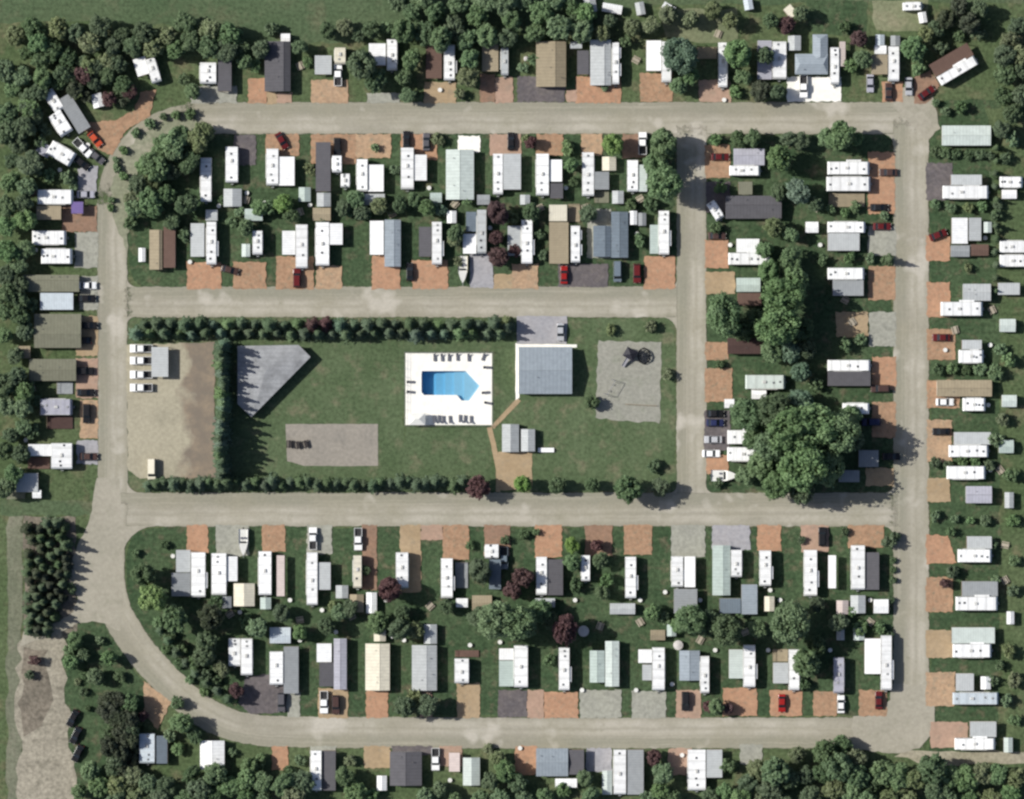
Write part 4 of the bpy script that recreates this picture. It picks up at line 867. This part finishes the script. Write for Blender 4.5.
tag(tr, 'narrow white flat trailer on the grass right of washroom sheds', 'trailer')
def round_tank(x, y, r_, label):
    q = empty('storage_tank', WX(x), WY(y))
    MB().tube((0, 0, .02), (0, 0, 1.5), r_, n=20).build('tank', paint((214, 212, 204), .6, .1), q)
    MB().tube((0, 0, 1.502), (0, 0, 1.75), r_ * .97, .3, n=20).build('lid', paint((196, 192, 188), .6, .1), q)
    tag(q, label, 'tank')
round_tank(583.5, 631, 1.35, 'round pale tank between the maroon tree and a mobile home')
round_tank(678, 645, 1.2, 'round white tank above the blue-grey roofed mobile home')
round_tank(526, 59, .6, 'little round white tank left of the tan roofed house')
# yard clutter that shows as small specks
YC = [(600, 40), (246, 200), (352, 208), (392, 214), (455, 204), (540, 208), (585, 208), (640, 199), (300, 212), (770, 272), (815, 208), (845, 300), (852, 322), (955, 330), (992, 310), (985, 370), (1000, 470), (1005, 545), (1005, 580), (230, 614), (300, 620), (352, 616), (430, 606), (540, 612), (600, 626), (640, 622), (706, 622), (745, 632), (870, 622), (300, 66), (636, 60), (718, 34), (25, 300), (32, 388), (28, 430), (700, 640)]
for i, (x, y) in enumerate(sorted(p for p in YC if free(p))):
    bench(x, y, rnd(0, 180), f"small weathered picnic table in a back yard, {ordinal(i + 1)} from the left overall", z=0, wood=(176, 166, 148), group='picnic tables in the back yards')

def patio(x, y, i):
    q = empty('patio_table', WX(x), WY(y), rnd(0, 3))
    wt = paint((228, 228, 222), .5, .05)
    MB().tube((0, 0, .7), (0, 0, .75), .55, n=14).build('tabletop', wt, q)
    for a in (0, 1.57, 3.14, 4.71): MB().tube((.42 * math.cos(a), .42 * math.sin(a), 0), (.36 * math.cos(a), .36 * math.sin(a), .699), .03, n=6).build('leg', wt, q)
    tag(q, f"round white patio table standing in the yards, {ordinal(i + 1)} from the left overall", 'table', 'white patio tables in the yards')
for i, (x, y) in enumerate(sorted(p for p in [(184, 78), (199, 90), (357, 54), (440, 90), (457, 62), (511, 58), (603, 58), (724, 100), (190, 262), (219, 206), (247, 193), (265, 203), (310, 205), (346, 204), (352, 190), (429, 188), (455, 218), (490, 228), (532, 205), (545, 198), (566, 188), (624, 206), (637, 234), (648, 158), (730, 245), (772, 258), (790, 262), (820, 245), (868, 186), (985, 238), (955, 255), (990, 345), (945, 350), (988, 405), (950, 480), (990, 470), (26, 440), (36, 330), (20, 470), (36, 250), (60, 170), (88, 145), (173, 556), (240, 612), (290, 600), (322, 610), (362, 602), (386, 600), (470, 600), (500, 606), (575, 600), (640, 600), (665, 592), (700, 600), (770, 590), (780, 600), (838, 590), (870, 600), (890, 606), (300, 640), (336, 632), (392, 636), (404, 640), (470, 645), (500, 642), (582, 690), (636, 690), (672, 684), (715, 650), (768, 650), (830, 650), (450, 780), (520, 748), (682, 755)] if free(p))): patio(x, y, i)

# ------------------------------------------------------------------ trees
def leaf_cloud(points, normals, size, seed):
    rg = random.Random(seed); v, f = [], []
    for p, nrm in zip(points, normals):
        a = (nrm + Vector((rg.gauss(0, .4), rg.gauss(0, .4), rg.gauss(0, .4) + .55))).normalized()
        x = a.orthogonal().normalized(); y = a.cross(x); th = rg.uniform(0, 6.28)
        x, y = x * math.cos(th) + y * math.sin(th), y * math.cos(th) - x * math.sin(th)
        s_ = size * rg.uniform(.6, 1.35); t_ = s_ * rg.uniform(.55, .9); n = len(v)
        v += [tuple(p - x * s_), tuple(p + y * t_), tuple(p + x * s_), tuple(p - y * t_)]; f.append((n, n + 1, n + 2, n + 3))
    return v, f
def broadleaf(seed, n, size, zc, vr):
    rg = random.Random(seed); pts, nrm = [], []
    lobes = []
    for k in range(30 + n // 110):
        a = rg.uniform(0, 6.28); r_ = .72 * math.sqrt(rg.random()); z = rg.uniform(-.55, .75) * math.sqrt(max(.05, 1 - r_ * r_))
        lobes.append((Vector((r_ * math.cos(a), r_ * math.sin(a), z * vr)), rg.uniform(.13, .3) if n > 1500 else rg.uniform(.18, .38)))
    lobes.append((Vector((0, 0, .1)), .5))
    while len(pts) < n:
        c, R_ = rg.choice(lobes)
        d_ = Vector((rg.gauss(0, 1), rg.gauss(0, 1), rg.gauss(.25, 1))).normalized()
        p = c + d_ * R_ * rg.uniform(.55, 1.2)
        pts.append(p + Vector((0, 0, zc))); nrm.append(d_)
    return leaf_cloud(pts, nrm, size, seed + 1)
def conifer(seed, n, size):
    rg = random.Random(seed); pts, nrm = [], []
    H = 3.5; whorls = 9
    while len(pts) < n:
        k = rg.randrange(whorls); u = (k + rg.random() * .35) / whorls
        R_ = (1 - u) ** .85 + .06
        nb = 9; a = (rg.randrange(nb) + .5 * (k % 2)) * 6.283 / nb + rg.gauss(0, .13)
        r_ = R_ * math.sqrt(rg.random()) * (.85 + .25 * math.sin(seed + k * 3 + a * 2))
        z = .35 + u * (H - .35) - r_ * .25
        pts.append(Vector((r_ * math.cos(a), r_ * math.sin(a), z))); nrm.append(Vector((math.cos(a) * .6, math.sin(a) * .6, .8)))
    for q in range(int(n * .06)): pts.append(Vector((rg.gauss(0, .05), rg.gauss(0, .05), rg.uniform(2.6, 3.6)))); nrm.append(Vector((rg.gauss(0, 1), rg.gauss(0, 1), .4)))
    return leaf_cloud(pts, nrm, size, seed + 2)
def raw_mesh(name, v, f, mat):
    me = bpy.data.meshes.new(name); me.from_pydata(v, [], f); me.materials.append(mat); return me
TM = {}
def tree_meshes(form, cls, var, tint):
    key = (form, cls, var, tint)
    if key in TM: return TM[key]
    base = (form, cls, var)
    if base not in TM:
        sd = hash_ = (ord(form[0]) * 31 + cls * 7 + var) * 13
        if form == 'broad':
            n = (900, 3200, 8000)[cls]; sz = (.16, .093, .06)[cls]
            TM[base] = broadleaf(sd, n, sz, 1.2, .82)
        elif form == 'shrub': TM[base] = broadleaf(sd, 450, .17, .75, .75)
        else: TM[base] = conifer(sd, 950, .14)
        t_ = MB()
        if form == 'conifer': t_.tube((0, 0, 0), (0, 0, 3.3), .1, .015, 7)
        elif form == 'broad':
            t_.tube((0, 0, 0), (.02, 0, .7), .1, .07, 8).tube((.02, 0, .69), (0, .03, 1.5), .07, .02, 7)
            for k in range(5):
                a = k * 1.26 + var; t_.tube((.01, 0, .6 + .08 * k), (.6 * math.cos(a), .6 * math.sin(a), 1.15 + .08 * k), .045, .012, 6)
        else:
            for k in range(4):
                a = k * 1.57 + var; t_.tube((0, 0, 0), (.45 * math.cos(a), .45 * math.sin(a), .8), .04, .012, 6)
        TM[('trunk', form, var)] = t_.mesh('trunk', BARK())
    v, f = TM[base]
    TM[key] = (raw_mesh('crown', v, f, leaf_mat(*LEAF[tint])), TM.get(('trunk', form, var)))
    return TM[key]
TREES = []
def tree(area, x, y, r, tint='mid', form='broad', h=1.0):
    rm = r * S
    cls = 0 if rm < 1.9 else 1 if rm < 4 else 2
    if form != 'broad': cls = 0
    crown, trunk = tree_meshes(form, cls, random.randrange(4), tint)
    if form == 'broad' and tint != 'maroon' and r < 9: form = 'shrub'; crown, trunk = tree_meshes(form, 0, random.randrange(4), tint)
    name = 'red_leaf_tree' if tint == 'maroon' and form == 'broad' else {'broad': 'broadleaf_tree', 'conifer': 'conifer_tree', 'shrub': 'shrub'}[form]
    root = empty(name, WX(x), WY(y), rnd(0, 6.28))
    hz = h * rnd(.92, 1.1) * (1.45 if r >= 14 else 1.25 if r >= 8 else 1.1)
    for nm, me in (('trunk' if form != 'shrub' else 'stem', trunk), ('crown', crown)):
        o = bpy.data.objects.new(nm, me); COL.objects.link(o); o.parent = root
    root.scale = (rm * rnd(.86, 1.18), rm * rnd(.86, 1.18), rm * hz) if form != 'conifer' else (rm * rnd(.9, 1.12), rm * rnd(.9, 1.12), rm * hz)
    TREES.append((area, x, y, root, form, tint, r))
def many(area, s_, form='broad', h=1.0):
    for it in s_.split(';'):
        f = it.split()
        if f: tree(area, float(f[0]), float(f[1]), float(f[2]), f[3] if len(f) > 3 else 'mid', form, h)
def inside(px, x, y):
    c = False; n = len(px)
    for i in range(n):
        (a, b), (p, q) = px[i], px[(i + 1) % n]
        if (b > y) != (q > y) and x < (p - a) * (y - b) / (q - b) + a: c = not c
    return c
def wood(area, px, gap, rlo, rhi, tints, form='broad', h=1.0, tries=1500):
    xs_, ys_ = [p[0] for p in px], [p[1] for p in px]; got = []
    for _ in range(tries):
        x, y = rnd(min(xs_), max(xs_)), rnd(min(ys_), max(ys_))
        if inside(px, x, y) and all((x - a) ** 2 + (y - b) ** 2 > gap * gap for a, b in got):
            got.append((x, y)); tree(area, x, y, rnd(rlo, rhi), random.choice(tints), form, h)
AREA = {'hedge_top': ('conifer row above the pool lawn', 'x'), 'hedge_bottom': ('conifer row below the pool lawn', 'x'), 'hedge_left': ('conifer column beside the pavilion', 'y'),
        'bend': ('planted island at top-left bend', 'x'), 'wood_tl': ('wood along the top-left edge', 'x'), 'wood_l': ('wood on the left edge', 'y'), 'wood_l2': ('wood left of left-hand homes', 'y'),
        'wood_t': ('wood behind the top row', 'x'), 'wood_tr': ('wood in the top-right corner', 'y'), 'wood_br': ('wood along the bottom-right edge', 'x'), 'wood_bl': ('wood along the bottom-left edge', 'x'),
        'wood_bm': ('clumps along the bottom edge', 'x'), 'block': ('dark planted block at left', 'y'), 'sw': ('grass by the left entrance', 'y'), 'swrow': ('curving row on lower-left road', 'y'),
        'park': ('open part of pool lawn', 'x'), 'A': ('top row of lots', 'x'), 'B': ('yards of two upper rows', 'x'), 'DE': ('block right of middle road', 'y'), 'F': ('right-hand column of lots', 'y'),
        'I': ('yards of two lower rows', 'x'), 'K': ('lots below the bottom road', 'x')}
for i, x in enumerate(range(137, 514, 7)):
    tree('hedge_top', x + rnd(-1.2, 1.2), (325.5 if i % 2 else 333.5) + rnd(-1.2, 1.2), rnd(5.8, 9), random.choice(['conifer', 'conifer', 'mid', 'grey', 'maroon' if 300 < x < 330 else 'dark']), 'conifer', .85)
tree('hedge_top', 507, 322, 7, 'olive', 'conifer', .8)
for y in range(344, 478, 5): tree('hedge_left', 223 + rnd(-2.5, 2.5), y + rnd(-1.2, 1.2), rnd(7, 9), random.choice(['grey', 'conifer', 'conifer', 'mid']), 'conifer', 1.12)
for x in range(147, 480, 9): tree('hedge_bottom', x + rnd(-1.5, 1.5), 484.5 + rnd(-3, 2), rnd(5.4, 8.6), random.choice(['dark', 'conifer']), 'conifer', .85)
many('hedge_bottom', '478 487 12 maroon')
many('park', '523 484 10 bright;557 485 9 dark;592 485 9 dark;628 489 15 dark;660 487 10 dark;654 466 7 dark;592 403 8 dark;611 330 6 olive;650 327 7 olive;668 374 7 olive')
wood('bend', [(133, 210), (140, 178), (165, 148), (200, 130), (206, 148), (180, 175), (160, 205), (145, 222)], 17.1, 10.3, 14.7, ['mid', 'dark', 'olive', 'mid'])
many('bend', '136 207 11 mid;139 186 12 dark;149 166 12 mid;164 148 12 mid;182 136 11 dark;131 222 8 dark;198 138 10 dark;124 176 5 mid;117 168 5 mid;116 160 4 mid;124 150 5 mid;136 133 5 mid;150 124 6 mid;164 117 5 dark;176 115 6 mid;190 114 6 dark;112 200 4 mid;111 208 4 mid;205 132 11 olive;160 170 14;150 200 13;175 150 13;188 205 13 dark;172 222 9 dark')
wood('wood_tl', [(14, 24), (60, 22), (115, 28), (200, 22), (230, 24), (245, 50), (205, 56), (165, 50), (140, 50), (60, 84), (18, 84)], 15.2, 9.2, 13.6, ['dark', 'mid', 'dark', 'olive'])
many('wood_tl', '60 82 9 dark;76 90 10 deep;96 84 9 dark;108 76 10 dark;124 100 8 deep;45 78 9 dark;100 68 9 dark;84 64 9 dark;120 90 7 dark;88 96 8 deep;36 118 9 dark;44 130 8 dark;135 46 11 dark;30 98 9 dark;70 76 9 dark;262 50 11 dark;255 66 8 mid;245 62 9 mid;272 30 8 dark;300 48 9 mid;308 62 7 mid;328 32 9 dark;345 28 9 olive;358 36 8 dark;372 30 9 dark;385 28 8 mid;125 85 10 dark;118 65 10 dark;85 75 11 maroon;110 100 9 maroon;130 92 8 maroon;30 110 10 dark;40 92 10 dark')
wood('wood_l', [(6, 70), (30, 95), (34, 150), (30, 272), (8, 278)], 15.9, 9.2, 13.6, ['mid', 'dark', 'mid', 'dark'])
many('wood_l', '35 170 8 dark;30 190 8 maroon;40 142 8 dark;50 176 7 mid;68 178 8 mid;74 186 5 mid')
wood('wood_l2', [(5, 282), (22, 282), (28, 330), (18, 345), (26, 370), (26, 430), (24, 470), (5, 490)], 15.2, 9.2, 12.4, ['mid', 'dark', 'dark'])
many('wood_l2', '32 305 8 dark;30 385 8 dark;38 402 7 dark;34 432 8 dark')
wood('wood_t', [(396, 0), (585, 0), (592, 36), (520, 36), (505, 40), (470, 42), (400, 40)], 16.5, 9.8, 14.7, ['mid', 'mid', 'dark', 'mid'])
many('wood_t', '602 34 9 olive;632 28 10 olive;650 26 10 olive;668 16 10 olive;690 20 9 olive;712 12 9 olive;730 22 10 olive;770 22 10 dark;786 26 9 maroon;800 14 9 mid;625 42 8 dark;578 20 10 dark;610 22 9 dark')
many('A', '362 66 15 dark;376 82 13 dark;470 60 11;468 78 11 olive;460 95 6.5 olive;412 60 11;404 78 9 dark;418 96 6 dark;408 96 9;679 57 18 grey;678 87 9 mid;690 76 10 mid;737 56 14 mid;742 78 10 mid;735 92 7 mid;764 57 11 dark;760 92 11 deep;776 93 9 dark;858 40 10 maroon;850 66 8 mid;862 60 10 mid;845 28 8 dark;912 50 12 mid;918 68 8 mid;925 36 10 olive;940 48 8 dark;533 60 7 mid;523 68 6 mid;193 92 9 mid;185 80 7 dark;605 88 4 mid')  # blackish crown below the lavender porch stands in for a tree's shadow
wood('wood_tr', [(1000, 25), (1022, 25), (1022, 125), (1000, 122)], 16.5, 10.3, 13.6, ['mid', 'dark', 'olive'])
many('wood_tr', '945 20 11 deep;958 8 11 deep;968 24 11 deep;978 10 10 dark;935 30 9 dark;960 108 8 mid;945 112 6 mid;935 103 5 mid;978 34 8 dark;958 36 7 mid;')
many('B', '246 228 9;292 216 9 dark;362 213 9 dark;427 208 9;456 234 10 dark;496 238 9 maroon;531 213 9 dark;588 214 9 dark;344 208 9 dark;260 208 9;380 206 9 olive;568 148 8 bright;571 166 9;612 145 11 bright;573 182 6 dark;662 146 15;664 186 21;655 165 12;438 140 7 olive;532 143 7 maroon;498 214 13 maroon;499 257 11 maroon;515 251 7 maroon;512 218 8 olive;284 204 11 bright;270 208 8;320 222 6 dark;310 170 7 olive;356 200 9 mid;400 205 9 dark;414 200 9 mid;440 210 8 grey;466 200 7;390 210 6 olive;350 212 6;395 170 6 mid;455 240 9 olive;458 262 6 olive;545 170 6 dark;655 236 5;640 240 7;630 205 7 dark;650 205 8 dark;240 212 6;232 222 6;222 200 5 dark;365 215 7 dark;590 214 5 dark;540 235 6 dark;543 255 6 dark;375 148 5;527 140 6 olive;185 235 8 dark')
many('DE', '800 330 13 dark;805 350 12 dark;770 352 13 mid;790 258 13 mid;764 250 9 mid;756 318 12 dark;752 139 10 dark;738 140 9 dark;788 140 9 dark;715 140 7;778 160 15;800 142 9 dark;797 192 13 grey;778 192 9 dark;773 228 12 olive;790 235 9;839 137 15 mid;826 139 11 mid;855 139 9 mid;855 207 6 mid;845 213 6;830 210 6 mid;884 216 5;815 205 9 dark;716 229 7 dark;720 188 7;722 316 22 mid;743 330 12 dark;782 297 24 mid;776 327 24 mid;795 278 14 mid;768 272 13 mid;790 352 12 grey;800 372 11 grey;822 260 7 mid;850 258 7 mid;870 258 6 mid;884 260 5 dark;745 415 17;753 424 13;770 410 18 dark;790 430 26;815 425 24 mid;838 432 22;800 465 26 mid;825 465 20;775 485 17 mid;800 490 14 dark;760 465 14;752 440 12 dark;850 415 12;744 476 10;770 445 20;855 440 10 dark;800 400 13 grey;815 385 8 dark;718 483 6 dark;720 365 5 dark;845 345 8 mid;860 340 7 mid')
tree('DE', 889, 260, 6, 'dark', 'conifer', 1.2)
many('F', '935 152 6 dark;945 153 6 dark;956 154 6 dark;968 155 6 dark;980 155 6 dark;990 156 5 dark;935 205 6;950 208 6;968 208 6 olive;982 206 6;938 370 7 dark;952 369 7;966 370 6 dark;980 369 7;995 372 8;935 463 6 dark;948 465 5 dark;962 461 7;975 462 7;988 465 7 dark;995 440 8;950 531 6 dark;935 516 6;955 519 5;970 520 5;985 520 6;992 545 6;995 580 6;952 572 8 dark;945 583 6 maroon;1000 350 7;1008 360 8;1002 420 8 olive;1010 475 8;1012 520 7;1008 650 8 olive;1014 680 8 olive;1006 700 7;1014 720 7;1000 665 6 dark;992 680 6 dark;1012 590 7 dark;1014 560 7;968 268 5 olive;1000 130 9 dark;1012 140 8;1005 158 7 dark;995 175 5 dark;996 215 7 dark;998 205 5 dark;997 230 5 dark')
for y in range(135, 300, 13): tree('F', 995 + rnd(-1, 1), y, rnd(3.6, 4.6), 'dark', 'conifer', 1.1)
many('F', '888 541 8 dark;895 537 6 dark')
many('I', '158 622 6;170 634 7 dark;166 650 5;182 648 7 dark;178 664 5 dark;194 662 8;190 680 5;206 674 8 dark;204 692 5;216 680 7 dark;228 690 6 dark;350 608 10 dark;378 622 11;446 606 9 dark;478 616 11 dark;602 592 9 dark;652 612 9;706 627 10 dark;757 628 10;816 604 9 dark;838 622 10 dark;145 574 13 dark;154 597 15 bright;176 618 15 mid;136 553 5;212 616 14 deep;208 640 13 dark;218 600 8 dark;205 655 12 dark;222 668 9 olive;237 690 8 maroon;258 627 11;246 620 8 dark;282 612 9 dark;300 632 9;327 625 11 dark;340 612 9;333 606 6 olive;390 589 14 maroon;402 612 9 dark;400 628 12 dark;416 630 9 olive;480 571 13 dark;470 545 5 dark;497 618 20;520 622 21;540 610 12;523 577 11 maroon;512 590 9 maroon;565 629 15 maroon;550 620 10 dark;572 545 9 bright;572 562 9;576 585 8 dark;597 545 7 maroon;600 560 9 dark;606 580 8;665 618 7;690 618 16;678 625 9;726 629 16 dark;710 618 10 dark;740 612 6 dark;788 621 21;805 662 15;816 645 11 dark;803 684 7 dark;801 540 5 dark;845 532 5 dark;852 610 6;890 600 5 dark;893 560 4 dark;893 570 4 dark;893 580 4 dark;716 706 9;708 706 6 maroon;728 708 6 maroon;405 705 13 dark;428 704 12 dark;414 696 8 olive;549 660 7 mid;165 545 5 dark;860 628 8 mid;880 627 7 mid;890 635 5 dark;870 650 4 mid;505 540 5 dark;524 534 6 dark;536 532 4;345 655 4 mid;365 570 6 dark')
for x, y in ((161, 630), (169, 640), (177, 652), (186, 663), (196, 673), (207, 682), (218, 690), (229, 698)): tree('swrow', x, y, rnd(5, 6.5), 'conifer', 'conifer', 1.0)
wood('block', [(27, 524), (66, 522), (70, 560), (66, 590), (50, 632), (28, 632)], 7.4, 6, 8, ['deep', 'dark', 'dark'], 'conifer', .9)
many('block', '72 588 6 dark;35 660 6 maroon;30 675 6 dark')
many('sw', '76 640 9 mid;84 655 8 dark;72 662 9 mid;100 640 6;96 676 9 mid;120 676 7 dark;124 700 9 deep;118 715 10 deep;128 728 10 deep;110 657 9 mid;84 674 5 dark;84 692 5 dark;78 682 4 olive;88 708 4 dark;70 650 6;92 770 12 mid;100 785 13;80 790 10;182 722 13 mid;195 735 9 dark;170 735 8;144 716 6 maroon;140 722 5 olive')
wood('sw', [(106, 700), (132, 695), (134, 780), (112, 780)], 8.5, 7.5, 11, ['deep', 'dark', 'deep'], 'broad', 1.1)
wood('wood_bl', [(110, 790), (140, 770), (195, 772), (235, 772), (306, 778), (306, 800), (110, 802)], 15.9, 10.3, 13.6, ['mid', 'dark', 'olive', 'mid'])
many('wood_bl', '260 760 8 mid;250 765 9;290 772 8 dark;300 760 7;178 748 7;232 752 5 mid')
many('wood_bm', '345 775 11 dark;355 790 11;350 760 7 olive;372 795 8;425 795 9;440 788 9;455 798 9;498 758 9 olive;505 770 12 mid;490 780 10 dark;518 782 10 dark;525 798 10;500 797 10 mid;480 797 9;545 795 9;563 790 8 mid;585 778 9 mid;590 795 10;654 757 9 maroon;662 772 11;660 790 10;672 797 9;728 765 8;724 790 10 mid;488 748 6 olive;710 795 9 dark;648 798 8')
wood('wood_br', [(735, 772), (760, 765), (790, 752), (842, 742), (870, 756), (905, 764), (1022, 770), (1022, 800), (735, 802)], 15.2, 9.8, 14.7, ['mid', 'dark', 'olive', 'mid', 'dark'])
many('K', '178 702 8 mid;150 742 5 dark')

# ------------------------------------------------------------------ labels
def finish(entries, rows):
    """entries: (row, x, y, root, noun, look, cat, group): number each noun along its row"""
    by = {}
    for e in entries: by.setdefault((e[0], e[4]), []).append(e)
    for (row, noun), es in by.items():
        phrase, ax = rows[row]; es.sort(key=lambda e: e[1] if ax == 'x' else e[2])
        for i, e in enumerate(es):
            if len(es) == 1: lab = f"{e[5]} {noun}, the only one in the {phrase}"
            else: lab = f"{e[5]} {noun}, {ordinal(i + 1)} from {'left' if ax == 'x' else 'top'} in the {phrase}"
            tag(e[3], lab, e[6], e[7])
finish(ITEMS, ROWS)
ent = []
for area, x, y, root, form, tint, r in TREES:
    noun = {'broad': 'leafy tree', 'conifer': 'conifer', 'shrub': 'bush'}[form]
    sz = 'small' if r < 7 else 'big' if r > 14 else 'round'
    ent.append((area, x, y, root, noun, f"{sz} {LEAF_WORD[tint]}", 'tree', f"{noun}s in the {AREA[area][0]}"))
finish(ent, AREA)
import collections; print(collections.Counter(o.name.split('.')[0] for o in COL.objects if o.parent is None).most_common(12))
print('things', len(ITEMS), 'trees', len(TREES))
